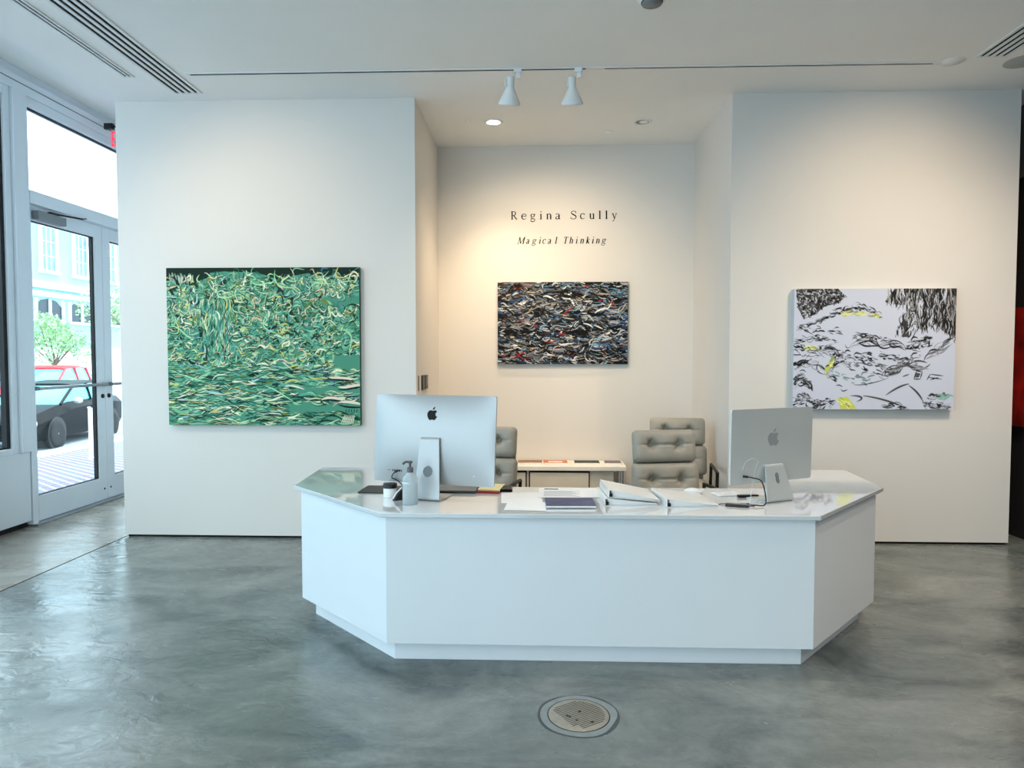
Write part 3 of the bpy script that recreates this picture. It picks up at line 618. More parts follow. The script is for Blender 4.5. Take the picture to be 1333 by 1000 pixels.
    for a, b_ in [((.75, .56), (.765, .51)), ((.765, .51), (.80, .515)), ((.80, .515), (.79, .555)), ((.79, .56), (.75, .56)), ((.83, .565), (.85, .53)), ((.85, .53), (.93, .54)), ((.85, .565), (.90, .55)), ((.84, .55), (.92, .56))]: c.stroke([a, b_], .006, K)
    c.poly([(.765, .52), (.79, .525), (.78, .55), (.757, .55)], (80, 82, 86))
    return c
painting_green().hang('painting', 'large green abstract painting of tangled curling strokes left of the desk', -3.08, -1.46, 0.965, 2.275, WY, .045, 'canvas_side_green')
painting_dark().hang('painting', 'small dark abstract painting in black, grey and blue under the lettering', -.391, .922, 1.462, 2.289, AY, .04, 'canvas_side_dark')
painting_pale().hang('painting', 'pale lavender abstract painting with black marks on the right wall', 2.075, 3.35, 1.113, 2.082, WY, .06, 'canvas_side')
ra = MB().box((XR - .04, 5.2, .95), (XR - .001, 6.6, 1.95)).build('painting', 'red_art'); tag(ra, 'dark red artwork hanging in the dark hall at the right edge', 'painting')

# switch plate on the alcove side wall
sw = thing('wall_control', 'dark wall control panel with grey screen on the alcove side wall', 'control panel', (-1.00, 6.0, 1.31))
MB().box((0, -.15, -.065), (.012, .0, .065)).build('dark_plate', 'black_plastic', sw, bevel=.003)
MB().box((0, .005, -.062), (.016, .13, .062)).build('frame', 'socket', sw, bevel=.003)
MB().box((.016, .025, -.03), (.018, .115, .045)).build('screen', 'stand_grey', sw)
ts = MB().box((0, 5.70, 1.245), (.006, 5.715, 1.375)).build('switch_plate', 'socket'); ts.location = (-1.00, 0, 0); tag(ts, 'slim switch plate beside the dark control panel, nearer the front corner', 'switch')

# ------------------------------------------------------------------ reception desk
DT = .77
desk = thing('reception_desk', 'large white reception desk with angled sides and glossy top', 'desk', (0.3, 3.9, 0))
dinv = Matrix.Translation((-.3, -3.9, 0))
outer = [(-1.03, 4.62), (-1.486, 4.63), (-1.443, 3.96), (-.765, 3.27), (1.375, 3.285), (2.037, 4.015), (2.093, 4.635), (1.55, 4.63), (1.36, 3.965), (-.82, 3.955)]
MB().prism(outer, .747, DT).build('countertop', 'quartz', desk, mtx=dinv, bevel=.003)
bo = [(-1.44, 4.59), (-1.395, 3.94), (-.747, 3.312), (1.362, 3.318), (1.985, 3.995), (2.045, 4.595)]
bi = [(-1.415, 4.59), (-1.372, 3.95), (-.738, 3.334), (1.352, 3.34), (1.962, 4.004), (2.02, 4.595)]
for i in range(5):
    MB().prism([bo[i], bo[i + 1], bi[i + 1], bi[i]], .10, .7465).build('front_panel' if i == 2 else 'side_panel', 'desk_laminate', desk, mtx=dinv, bevel=.001)
ins = [(-1.412, 4.58), (-1.369, 3.952), (-.736, 3.338), (1.350, 3.344), (1.958, 4.006), (2.015, 4.58), (1.60, 4.58), (1.38, 4.0), (-.84, 4.0), (-1.06, 4.58)]
kick = [(-1.36, 4.56), (-1.315, 3.945), (-.718, 3.363), (1.325, 3.372), (1.893, 3.985), (1.945, 4.56), (1.62, 4.56), (1.40, 3.93), (-.86, 3.93), (-1.08, 4.56)]
MB().prism(kick, .0, .10).build('toe_kick', 'desk_laminate', desk, mtx=dinv, bevel=.001)
MB().prism(ins, .10, .74).build('cabinet_body', 'desk_laminate', desk, mtx=dinv)

# ------------------------------------------------------------------ computers
APPLE = [(.50, .76), (.42, .79), (.30, .80), (.17, .74), (.08, .62), (.05, .47), (.08, .30), (.16, .14), (.26, .03), (.35, 0), (.43, .03), (.51, .05), (.60, .03), (.68, 0), (.77, .04), (.87, .16), (.93, .29), (.84, .35), (.79, .46), (.80, .57), (.85, .65), (.90, .69), (.83, .76), (.72, .80), (.61, .78)]
LEAF = [(.50, .83), (.51, .93), (.58, 1.02), (.69, 1.07), (.68, .96), (.61, .87)]
def computer(label, loc, rz, w, h, bulge, z0, tilt, met, logo, logo_h, logo_z, arm_top, arm_bot, arm_z, hole_z, oval, footd):
    # local frame: back of the machine faces -Y, screen faces +Y, origin on the worktop below the panel
    t = thing('desktop_computer', label, 'computer', loc, rz, 'all-in-one computers on the reception desk')
    edge = .006; ct = math.tan(tilt)
    def dep(u, v):  # back surface offset toward -Y
        a = max(0, 1 - (abs(u) / (w / 2)) ** 2.2) * max(0, 1 - (abs(v) / (h / 2)) ** 2.2)
        return edge + bulge * a ** .8
    mb = MB(); nu, nv = 44, 34; r = .010
    def pt(i, j, back):
        u = -w / 2 + w * i / nu; v = -h / 2 + h * j / nv
        # round the corners
        cu, cv = w / 2 - r, h / 2 - r
        if abs(u) > cu and abs(v) > cv:
            du, dv = abs(u) - cu, abs(v) - cv; m_ = math.hypot(du, dv); mx_ = max(du, dv)
            if m_ > 0: k = mx_ / m_; u = math.copysign(cu + du * k, u); v = math.copysign(cv + dv * k, v)
        return (u, -(dep(u, v) if back else -.006) - v * ct, z0 + h / 2 + v)
    V = [pt(i, j, 1) for j in range(nv + 1) for i in range(nu + 1)] + [pt(i, j, 0) for j in range(nv + 1) for i in range(nu + 1)]
    o = (nu + 1) * (nv + 1); F = []
    for j in range(nv):
        for i in range(nu):
            a = j * (nu + 1) + i; F += [(a, a + 1, a + nu + 2, a + nu + 1), (o + a, o + a + nu + 1, o + a + nu + 2, o + a + 1)]
    rim = [j for j in range(nu + 1)] + [(k + 1) * (nu + 1) + nu for k in range(nv)] + [nv * (nu + 1) + nu - 1 - k for k in range(nu)] + [(nv - 1 - k) * (nu + 1) for k in range(nv - 1)]
    for k in range(len(rim)):
        a, b_ = rim[k], rim[(k + 1) % len(rim)]; F.append((a, o + a, o + b_, b_))
    mb.add(V, F); ob = mb.build('back_housing', met, t)
    ob.data.polygons.foreach_set('use_smooth', [True] * len(ob.data.polygons)); es = ob.modifiers.new('split', 'EDGE_SPLIT'); es.split_angle = math.radians(35)
    sc_ = MB().prism_axis(rrect(w - .012, h - .012, .014), .0065, .0085, lambda u, v, a: (u, a - v * ct, z0 + h / 2 + v)).build('screen', 'black_gloss', t)
    # logo laid on the back
    def onback(u, v, off): return (u, -dep(u, v) - off - v * ct, z0 + h / 2 + v)
    lg = MB()
    for sh in (APPLE, LEAF):
        q = catmull(sh + [sh[0]], 4)[:-1]; n = len(q)
        P = [((x - .5) * logo_h, logo_z - (z0 + h / 2) + (y - .45) * logo_h) for x, y in q]
        lg.add([onback(u, v, .0007) for u, v in P] + [onback(u, v, .0002) for u, v in P], [tuple(range(n)), tuple(range(n, 2 * n))[::-1]] + [(i, n + i, n + (i + 1) % n, (i + 1) % n) for i in range(n)])
    lg.build('logo', logo, t)
    # L shaped stand: arm sloping down, bend, foot running under the screen
    d0 = dep(0, arm_z - (z0 + h / 2)); yt = -d0 - .004; yb = yt - .055; th = .006
    prof = [(yt + .02, arm_z + .004), (yt - .006, arm_z + .004), (yt - .012, arm_z - .008)]
    prof += [(yb + .004, .030), (yb, .014), (yb + .006, .004), (yb + .018, 0), (yb + footd, 0)]
    inner = [(yb + footd, th), (yb + .022, th), (yb + .012, .012), (yb + .010, .026), (yt - .004, arm_z - .014), (yt + .0, arm_z - .004), (yt + .02, arm_z - .004)]
    allp = prof + inner; mb = MB()
    def wd(z): k = min(1, max(0, z / arm_z)); return (arm_bot * (1 - k) + arm_top * k) / 2
    n1, n2 = len(prof), len(inner)
    A = [(-wd(z), y, z) for y, z in prof] + [(wd(z), y, z) for y, z in prof]; B = [(-wd(z), y, z) for y, z in inner[::-1]] + [(wd(z), y, z) for y, z in inner[::-1]]
    # resample inner to match strips
    m_ = min(n1, n2)
    outl = catmull([(y, z) for y, z in prof], 3); inl = catmull([(y, z) for y, z in inner[::-1]], 3)
    def resamp(L_, n):
        P = np.array(L_); s_ = np.r_[0, np.cumsum(np.hypot(*np.diff(P, axis=0).T))]; q = np.linspace(0, s_[-1], n)
        return list(zip(np.interp(q, s_, P[:, 0]).tolist(), np.interp(q, s_, P[:, 1]).tolist()))
    outl = resamp(prof, 60); inl = resamp(inner[::-1], 60); n = 60
    vs = [(-wd(z), y, z) for y, z in outl] + [(wd(z), y, z) for y, z in outl] + [(wd(z), y, z) for y, z in inl] + [(-wd(z), y, z) for y, z in inl]
    fs = []
    for i in range(n - 1):
        for k in range(4):
            a, b_ = k * n + i, ((k + 1) % 4) * n + i; fs.append((a, a + 1, b_ + 1, b_))
    fs += [(0, n, 2 * n, 3 * n), (n - 1, 4 * n - 1, 3 * n - 1, 2 * n - 1)]
    mb.add(vs, fs); st = mb.build('stand', met, t)
    # cable opening in the arm
    def onarm(u, z): k = (z - .030) / (arm_z - .008 - .030); return (u, yb + .004 + (yt - .012 - yb - .004) * k - .0012, z)
    q = [(math.cos(2 * PI * k / 32) * oval[0], math.sin(2 * PI * k / 32) * oval[1]) for k in range(32)]
    hm = MB(); hm.add([onarm(u, hole_z + v) for u, v in q] + [(onarm(u, hole_z + v)[0], onarm(u, hole_z + v)[1] + .001, onarm(u, hole_z + v)[2]) for u, v in q], [tuple(range(32)), tuple(range(32, 64))[::-1]] + [(i, 32 + i, 32 + (i + 1) % 32, (i + 1) % 32) for i in range(32)])
    hm.build('cable_opening', 'stand_grey', st)
    q2 = [onarm(math.cos(2 * PI * k / 32) * (oval[0] + .001), hole_z + math.sin(2 * PI * k / 32) * (oval[1] + .001)) for k in range(33)]
    MB().tube(q2, .0012, 6).build('opening_rim', 'chrome', st)
    return t, onback, (yt, yb)
Z0 = DT
imac, onb, _ = computer('large silver all-in-one computer with a black logo, back turned, left on desk', (-.555, 3.645, DT + .0006), -math.radians(16), .712, .478, .036, .080, math.radians(-5.5), 'aluminium', 'black_gloss', .066, .455, .11, .15, .33, .155, (.028, .028), .19)
pm = MB()
for u, s_w in ((-.255, .012), (-.232, .003), (-.222, .003), (-.212, .003), (-.203, .003), (-.19, .005), (-.178, .003)):
    a, b_, c_, d_ = [onb(u + du, -.175 + dv, .0006) for du, dv in ((-s_w, -.005 if s_w < .01 else -.001), (s_w, -.005 if s_w < .01 else -.001), (s_w, .005 if s_w < .01 else .001), (-s_w, .005 if s_w < .01 else .001))]
    pm.add([a, b_, c_, d_], [(0, 1, 2, 3)])
pm.build('ports', 'black_plastic', imac)
pc = [onb(-.205, -.175, .012), onb(-.222, -.195, .02), onb(-.228, -.215, .02), onb(-.205, -.228, .01), (-.17, -.02, .05), (-.12, -.01, .006), (-.05, .01, .006)]
MB().tube(catmull(pc, 6), .0028, 8).tube([onb(-.195, -.172, .010), onb(-.21, -.182, .016)], .006, 8).build('power_cable', 'black_plastic', imac)
MB().tube([onb(.245, -.185, .0002), onb(.245, -.185, .0015)], .006, 12).build('power_button', 'aluminium_dark', imac)
disp, onb2, _ = computer('silver grey all-in-one computer with a grey logo, angled, right on desk', (1.262, 3.652, DT + .0006), math.radians(26.5), .575, .395, .004, .098, math.radians(1), 'aluminium_dark', 'logo_grey', .088, .332, .125, .19, .19, .125, (.013, .027), .15)
# cables of the right computer
MB().tube(catmull([onb2(-.19, -.155, .006), onb2(-.165, -.16, .025), (-.13, -.06, .12), (-.125, -.085, .05), (-.16, -.115, .009), (-.215, -.10, .009)], 8), .0033, 8).tube([onb2(-.205, -.153, .003), onb2(-.18, -.157, .012)], .0065, 10).build('data_cable', 'black_plastic', disp)
MB().tube(catmull([onb2(-.21, -.12, .003), onb2(-.2, -.08, .012), onb2(-.16, -.06, .02), onb2(-.12, -.08, .02), onb2(-.13, -.12, .01), (-.2, -.06, .05), (-.20, -.06, .005), (-.10, -.04, .005)], 8), .0016, 6).build('white_cable', 'frame_white', disp)
hub = thing('usb_hub', 'small flat black hub lying on desk before the right computer', 'hub', (1.03, 3.475, DT), -.28)
MB().box((-.058, -.014, .001), (.058, .014, .012)).build('hub_body', 'black_plastic', hub, bevel=.002)
MB().tube(catmull([(.055, 0, .006), (.085, .02, .006), (.07, .055, .004), (.05, .08, .004)], 8), .0025, 8).tube(catmull([(-.058, 0, .005), (-.09, .02, .003), (-.05, .06, .003), (.06, .09, .003)], 6), .0014, 6).build('hub_cable', 'black_plastic', hub)
pa = MB().box((1.10, 3.70, DT + .001), (1.215, 3.725, DT + .014), .15).build('battery_pack', 'black_plastic', bevel=.002); tag(pa, 'slim black adapter lying behind the black hub, under the right screen', 'adapter')
kb = thing('keyboard', 'thin white keyboard lying in front of the right screen edge', 'keyboard', (1.06, 3.78, DT), .25)
MB().box((-.07, -.05, .0005), (.07, .05, .007)).build('keyboard_base', 'white_plastic', kb, bevel=.003)
ks = MB()
for i in range(8):
    for j in range(4): ks.box((-.064 + i * .016, -.044 + j * .022, .007), (-.050 + i * .016, -.025 + j * .022, .009))
ks.build('keys', 'paper', kb)

# ------------------------------------------------------------------ small things on the desk
bt = thing('sanitizer_bottle', 'clear frosted pump bottle of sanitizer before the left computer', 'bottle', (-.655, 3.475, DT))
MB().lathe([(0, 0), (.036, 0), (.040, .004), (.040, .125), (.036, .142), (.022, .158), (.015, .166), (.0145, .174)], (0, 0, 0), 40).build('bottle_body', 'frosted', bt)
MB().lathe([(.0405, .112), (.0405, .118)], (0, 0, 0), 40, cap=False).build('fill_line', 'white_plastic', bt)
pu = MB().lathe([(.017, .168), (.017, .190), (.013, .194), (.006, .196), (.006, .214), (.013, .216), (.013, .226), (0, .228)], (0, 0, 0), 28).build('pump', 'grey_plastic', bt)
MB().tube(catmull([(0, 0, .221), (-.02, -.003, .222), (-.032, -.005, .216), (-.036, -.006, .208)], 4), [.006] * 12 + [.004], 8).build('nozzle', 'grey_plastic', pu)
MB().tube([(0, 0, .165), (.006, 0, .08), (.012, 0, .005)], .0025, 8).build('dip_tube', 'white_plastic', bt)
jr = thing('jar', 'small white jar with a black lid beside the pump bottle', 'jar', (-.80, 3.655, DT))
MB().lathe([(0, 0), (.034, 0), (.036, .004), (.036, .048), (.034, .052)], (0, 0, 0), 36).build('jar_body', 'white_plastic', jr)
MB().lathe([(.038, .051), (.038, .073), (.035, .075), (0, .075)], (0, 0, 0), 36).build('lid', 'black_plastic', jr)
tp = thing('tape_dispenser', 'black and white tape dispenser between jar and pump bottle', 'tape dispenser', (-.72, 3.58, DT), .5)
MB().prism_axis([(-.05, 0), (.06, 0), (.065, .015), (.03, .055), (0, .06), (-.03, .03)], -.012, .012, lambda u, v, a: (u, a, v)).build('dispenser_body', 'black_plastic', tp, bevel=.003)
MB().tube([(-.048, 0, .012), (-.03, 0, .04), (0, 0, .067)], .004, 8).build('tape_edge', 'white_plastic', tp)
o = MB().box((-1.0, 3.74, DT + .0005), (-.685, 3.94, DT + .006), -.05).build('desk_pad', 'dark_metal'); tag(o, 'dark flat desk pad lying behind the left computer', 'desk pad')
lp = thing('laptop', 'closed slim dark grey laptop partly behind the left computer', 'laptop', (-.455, 3.84, DT), -.02)
MB().box((-.12, -.085, .0005), (.12, .085, .012)).build('laptop_base', 'black_plastic', lp, bevel=.003)
MB().box((-.119, -.084, .0125), (.119, .084, .018)).build('laptop_lid', 'stand_grey', lp, bevel=.002)
nb = thing('notepad', 'notepad with yellow pages and red cover on the desk', 'notepad', (-.265, 3.86, DT), -.12)
MB().box((-.06, -.10, .0005), (.07, .09, .012)).build('cover', 'notepad_red', nb, bevel=.002)
MB().box((-.055, -.085, .0125), (.07, .10, .019)).build('pages', 'notepad_yellow', nb)
ph = MB().box((-.215, 3.79, DT + .0005), (-.135, 3.92, DT + .018), .03).build('card_reader', 'black_gloss', bevel=.006); tag(ph, 'small black box shaped device beside the yellow notepad', 'device')
# papers
def sheet(x, y, w, d, rz, z, mt, label, name='paper_sheet', th=.001, grp='loose paper sheets on the desk'):
    o = MB().box((-w / 2, -d / 2, 0), (w / 2, d / 2, th)).build(name, mt); o.location = (x, y, DT + z); o.rotation_euler = (0, 0, rz); return tag(o, label, 'paper', grp)
sheet(-.08, 3.66, .22, .28, .05, .0005, 'paper', 'plain white sheet nearest the yellow notepad')
sheet(-.05, 3.44, .21, .20, -.06, .0022, 'paper', 'plain white sheet at the front edge left of the blue booklet')
sheet(.34, 3.80, .16, .26, .1, .0022, 'paper', 'plain white sheet beside the far end of the stacked binders')
pr = thing('printed_sheet', 'white printed sheet with a blue heading behind the blue booklet', 'paper', (.145, 3.78, DT + .0036), -.03)
MB().box((-.13, -.14, 0), (.13, .14, .001)).build('paper_sheet', 'paper', pr)
MB().box((-.10, .085, .001), (-.02, .110, .0014)).build('heading', 'paper_blue', pr)
tx = MB()
for k in range(7): tx.box((-.10, -.10 + k * .022, .001), (.10 - .02 * (k % 3), -.090 + k * .022, .0014))
tx.build('text_lines', 'paper_print', pr)
bk = thing('booklet', 'dark blue booklet lying flat near the front edge of desk', 'booklet', (.175, 3.49, DT + .0048), .03)
MB().box((-.125, -.095, .0005), (.125, .095, .010)).build('pages', 'paper', bk)
MB().box((-.127, -.097, .0105), (.127, .097, .013)).build('cover', 'booklet', bk)
def binder(x, y, z, rz, th, label, tilt=0):
    t = thing('ring_binder', label, 'binder', (x, y, DT + z), rz, 'white ring binders on the desk'); t.rotation_euler = (0, tilt, rz)
    L, Wd = .30, .265
    MB().box((-.004, -L / 2, .0005), (0, L / 2, th)).build('spine', 'binder', t, bevel=.001)
    MB().add([(0, -L / 2, th), (Wd, -L / 2, .010), (Wd, L / 2, .010), (0, L / 2, th), (0, -L / 2, th - .003), (Wd, -L / 2, .007), (Wd, L / 2, .007), (0, L / 2, th - .003)],
             [(0, 1, 2, 3), (7, 6, 5, 4), (0, 4, 5, 1), (1, 5, 6, 2), (2, 6, 7, 3), (3, 7, 4, 0)]).build('front_cover', 'binder', t)
    MB().box((0, -L / 2, .0005), (Wd, L / 2, .0035)).build('back_cover', 'binder', t)
    MB().add([(.012, -L / 2 + .012, .004), (Wd - .015, -L / 2 + .012, .004), (Wd - .015, L / 2 - .012, .004), (.012, L / 2 - .012, .004), (.012, -L / 2 + .012, th - .006), (Wd - .015, -L / 2 + .012, .0065), (Wd - .015, L / 2 - .012, .0065), (.012, L / 2 - .012, th - .006)],
             [(3, 2, 1, 0), (4, 5, 6, 7), (0, 1, 5, 4), (1, 2, 6, 5), (2, 3, 7, 6), (3, 0, 4, 7)]).build('pages', 'paper', t)
    MB().box((.001, -L / 2 - .0008, .006), (.016, -L / 2 + .010, .022)).build('ring_mechanism', 'black_plastic', t)
    return t
binder(.352, 3.615, .0, .04, .040, 'lower one of the two stacked white ring binders')
binder(.368, 3.625, .0415, .06, .040, 'upper one of the two stacked white ring binders', .09)
binder(.655, 3.590, .0, .10, .044, 'single white ring binder lying right of the stacked pair')
o = thing('mouse', 'white computer mouse on the far edge of the desk', 'mouse', (.885, 3.82, DT), 1.15)
MB().lathe([(0, .028), (.012, .027), (.022, .022), (.029, .012), (.031, .004), (.030, .002)], (0, 0, 0), 32).build('shell', 'white_plastic', o).scale = (.95, 1.7, 1)
MB().lathe([(.029, .002), (.029, .0005)], (0, 0, 0), 32).build('sole', 'black_plastic', o).scale = (.95, 1.7, 1)

# ------------------------------------------------------------------ chairs
def cushion(w, h, t, by, wrk=1, seed=0):
    # front faces -Y; tufted with two buttons
    nu, nv = 56, 36; mb = MB(); rnd = random.Random(seed); btn = [(-w * .22, by), (w * .22, by)]
    rays = [(bx, bz, rnd.uniform(0, 2 * PI), rnd.uniform(.05, .10)) for bx, bz in btn for _ in range(7)]
    def front(u, v):
        eu = max(0, 1 - (abs(u) / (w / 2)) ** 5); ev = max(0, 1 - (abs(v) / (h / 2)) ** 3.2); d = t * (.25 + .75 * (eu * ev) ** .45)
        for bx, bz in btn:
            r2 = (u - bx) ** 2 + (v - bz) ** 2; d -= .6 * t * math.exp(-r2 / .0007) + .30 * t * math.exp(-r2 / .006)
        yl = by; d -= .30 * t * math.exp(-((v - yl) / .006) ** 2) * (1 if abs(u) < w * .22 else max(0, 1 - (abs(u) - w * .22) / (w * .25)))
        for bx, bz, a, L in rays:
            du, dv = u - bx, v - bz; s_ = du * math.cos(a) + dv * math.sin(a); q = -du * math.sin(a) + dv * math.cos(a)
            if 0 < s_ < L: d -= .22 * t * math.exp(-(q / .005) ** 2) * math.sin(PI * min(1, s_ / L + .25))
        return max(d, .1 * t)
    def shape(u, v):
        r = .035; cu, cv = w / 2 - r, h / 2 - r
        if abs(u) > cu and abs(v) > cv:
            du, dv = abs(u) - cu, abs(v) - cv; m_ = math.hypot(du, dv); k = max(du, dv) / m_ if m_ else 1
            return math.copysign(cu + du * k, u), math.copysign(cv + dv * k, v)
        return u, v
    V = []; su = lambda k, n: math.sin((k / n - .5) * PI) * .5 * .35 + (k / n - .5) * .65
    for side in (0, 1):
        for j in range(nv + 1):
            for i in range(nu + 1):
                u0, v0 = su(i, nu) * w, su(j, nv) * h; u, v = shape(u0, v0)
                V.append((u, -front(u0, v0) if side == 0 else .25 * t * max(0, (1 - (abs(u0) / (w / 2)) ** 6) * (1 - (abs(v0) / (h / 2)) ** 6)) ** .5, v))
    o = (nu + 1) * (nv + 1); F = []
    for j in range(nv):
        for i in range(nu):
            a = j * (nu + 1) + i; F += [(a, a + 1, a + nu + 2, a + nu + 1), (o + a, o + a + nu + 1, o + a + nu + 2, o + a + 1)]
    rim = list(range(nu + 1)) + [(k + 1) * (nu + 1) + nu for k in range(nv)] + [nv * (nu + 1) + nu - 1 - k for k in range(nu)] + [(nv - 1 - k) * (nu + 1) for k in range(nv - 1)]
    for k in range(len(rim)): a, b_ = rim[k], rim[(k + 1) % len(rim)]; F.append((a, o + a, o + b_, b_))
    mb.add(V, F, True); return mb, btn, front
def make_chair():
    t = thing('office_chair', 'x', 'chair', (0, 0, 0), 0, 'grey tufted leather swivel chairs')
    tilt = Matrix.Rotation(math.radians(-9), 4, 'X')
    def place(z): return Matrix.Translation((0, .21, .43)) @ tilt @ Matrix.Translation((0, 0, z))
    for k, (z, w, h) in enumerate(((.455, .475, .235), (.205, .50, .255))):
        mb, btn, fn = cushion(w, h, .085, .012, seed=k + 3); mx = place(z)
        cu = mb.build('back_cushion', 'leather', t, mtx=mx)
        for bx, bz in btn:
            MB().lathe([(0, .006), (.008, .005), (.012, .0)], (bx, -fn(bx, bz) - .001, bz), 16, Matrix.Rotation(PI / 2, 3, 'X')).build('button', 'leather', cu, mtx=mx)
    MB().box((-.225, .022, -.02), (.225, .045, .55)).build('back_shell', 'leather', t, mtx=place(0), bevel=.02, seg=4)
    mb, btn, fn = cushion(.52, .50, .11, 0, seed=9)
    mx = Matrix.Translation((0, -.06, .40)) @ Matrix.Rotation(-PI / 2, 4, 'X')
    cu = mb.build('seat', 'leather', t, mtx=mx)
    for s_ in (-1, 1):
        MB().tube(catmull([(s_ * .28, .20, .40), (s_ * .285, .20, .58), (s_ * .285, .17, .605), (s_ * .285, -.20, .605), (s_ * .285, -.235, .58), (s_ * .28, -.235, .40)], 6), .013, 10).tube([(s_ * .29, .2, .4), (s_ * .29, -.235, .4)], .013, 10).build('armrest', 'dark_metal', t)
    MB().box((-.2, -.2, .33), (.2, .15, .37)).box((-.30, -.02, .375), (.30, .02, .392)).build('seat_plate', 'dark_metal', t, bevel=.005)
    MB().lathe([(.03, .06), (.03, .2), (.022, .2), (.022, .34)], (0, 0, 0), 20).build('column', 'chrome', t)
    for k in range(4):
        a = PI / 4 + k * PI / 2; c_, s2 = math.cos(a), math.sin(a)
        l_ = MB().tube([(0, 0, .09), (.29 * c_, .29 * s2, .065)], [.022, .013], 10).build('leg', 'chrome', t)
        MB().lathe([(0, -.011), (.024, -.011), (.027, -.006), (.027, .006), (.024, .011), (0, .011)], (.29 * c_, .29 * s2, .028), 18, Matrix.Rotation(a, 3, 'Z') @ Matrix.Rotation(PI / 2, 3, 'X')).build('caster', 'black_plastic', l_)
    return t
ch0 = make_chair()
for i, (x, y, rz, lab) in enumerate([(.985, 4.72, math.radians(10), 'grey tufted leather chair at the desk, in front of the rearmost chair'),
                                    (-.445, 4.95, math.radians(-14), 'grey tufted leather chair partly hidden behind the left computer'),
                                    (1.205, 5.72, math.radians(-8), 'beige lit tufted leather chair farthest back, near the right alcove wall')]):
    c_ = ch0 if i == 0 else copy_tree(ch0)
    c_.location = (x, y, 0); c_.rotation_euler = (0, 0, rz); c_['label'] = lab

# ------------------------------------------------------------------ credenza and cards
cr = thing('credenza', 'low white credenza with a drawer and chrome legs at the alcove wall', 'cabinet', (.25, 6.68, 0))
MB().box((-1.1, -.2, .44), (.62, .2, .48)).build('top', 'credenza_white', cr, bevel=.003)
MB().box((-1.05, -.15, .10), (.50, .17, .438)).build('cabinet_body', 'credenza_front', cr)
for a, b_ in ((-.86, -.34), (-.32, .27)):
    MB().box((a, -.152, .12), (b_, -.15, .43)).build('shadow_gap', 'dark_slot', cr)
    dr = MB().box((a + .012, -.172, .13), (b_ - .012, -.153, .415)).build('drawer', 'credenza_front', cr, bevel=.002)
for x in (-1.07, .585):
    for y in (-.165, .165): MB().tube([(x, y, 0), (x, y, .44)], .016, 12).build('leg', 'chrome', cr)
for i, (x, w, mt_, lab) in enumerate([(-.06, .24, 'card_brown', 'stack of brown picture cards, leftmost on the credenza'), (.19, .235, 'card_orange', 'stack of orange picture cards on the credenza'),
                                     (.50, .245, 'card_green', 'stack of very dark green cards on the credenza'), (.755, .16, 'card_violet', 'stack of greyish violet cards, rightmost on the credenza')]):
    t = thing('card_stack', lab, 'cards', (x, 6.66, .48), 0, 'picture cards on the credenza')
    MB().box((-w / 2, -.08, .0005), (w / 2, .08, .020)).build('card_pile', 'paper', t)
    MB().box((-w / 2, -.08, .0205), (w / 2, .08, .0215)).build('top_card', mt_, t)
    if mt_ == 'card_orange': MB().box((-.07, -.04, .0216), (.07, .02, .022)).build('picture', 'paper', t)

# ------------------------------------------------------------------ floor access cover
dn = thing('floor_drain_cover', 'round metal access cover set in the concrete floor before the desk', 'drain cover', (.184, 2.85, 0))
def ringpoly(r, jit, n=72, seed=1):
    R = random.Random(seed); ph = [R.uniform(0, 6.28) for _ in range(4)]
    return [((r + jit * sum(math.sin((k + 2) * a + ph[k]) for k in range(4))) * math.cos(a), (r + jit * sum(math.sin((k + 2) * a + ph[k]) for k in range(4))) * math.sin(a)) for a in (2 * PI * i / n for i in range(n))]
MB().prism(ringpoly(.176, .0016), .0002, .0008).build('crack_ring', 'crack_grey', dn)
MB().prism(ringpoly(.165, .0024, seed=2), .0009, .0016).build('concrete_ring', 'drain_ring', dn)
MB().lathe([(0, .002), (.1345, .002), (.1345, .0004)], (0, 0, 0), 64).build('seam_ring', 'gasket', dn)
MB().lathe([(0, .0035), (.127, .0035), (.130, .0022)], (0, 0, 0), 64).build('plate', 'brass_plate', dn)
gv = MB(); A_ = math.radians(33); ca, sa = math.cos(A_), math.sin(A_)
for k in range(-8, 9):
    y = k * .012 ; L = math.sqrt(max(0, .112 ** 2 - y ** 2)); x0 = max(-L, -.075 if k > -6 else -.05)
    P = [(x0, y - .0022), (L, y - .0022), (L, y + .0022), (x0, y + .0022)]
    gv.prism([(u * ca - v * sa, u * sa + v * ca) for u, v in P], .0036, .0039)
gv.build('grooves', 'groove', dn)
MB().box((-.055, -.02, .0040), (-.03, -.012, .0044), -.6).box((.0, .018, .0040), (.012, .03, .0044)).box((-.015, -.05, .0040), (-.003, -.042, .0044)).box((.045, -.062, .0040), (.06, -.052, .0044)).build('dark_marks', 'gasket', dn)

# ------------------------------------------------------------------ outdoors
def gz(x): return -.03 if x > -5.2 else (-.5 if x < -10 else -.03 - .47 * (-5.2 - x) / 4.8)
o = MB().add([(-4.75, -12, -.03), (-4.75, 40, -.03), (-5.2, 40, -.03), (-5.2, -12, -.03), (-10, 40, -.5), (-10, -12, -.5), (-4.75, -12, -.6), (-4.75, 40, -.6), (-10, 40, -.6), (-10, -12, -.6)],
             [(0, 1, 2, 3), (3, 2, 4, 5), (6, 9, 8, 7), (0, 3, 5, 9, 6), (1, 7, 8, 4, 2), (0, 6, 7, 1), (5, 4, 8, 9)]).build('paved_forecourt', 'brick_paving'); o['kind'] = 'structure'
o = MB().box((-10.25, -12, -.62), (-10, 40, -.47)).build('kerb', 'kerb'); o['kind'] = 'structure'
o = MB().box((-40, -30, -.8), (-10.25, 60, -.58)).build('road', 'asphalt'); o['kind'] = 'structure'
o = MB().box((-24, -12, -.58), (-21.0, 60, -.45)).build('far_pavement', 'kerb'); o['kind'] = 'structure'
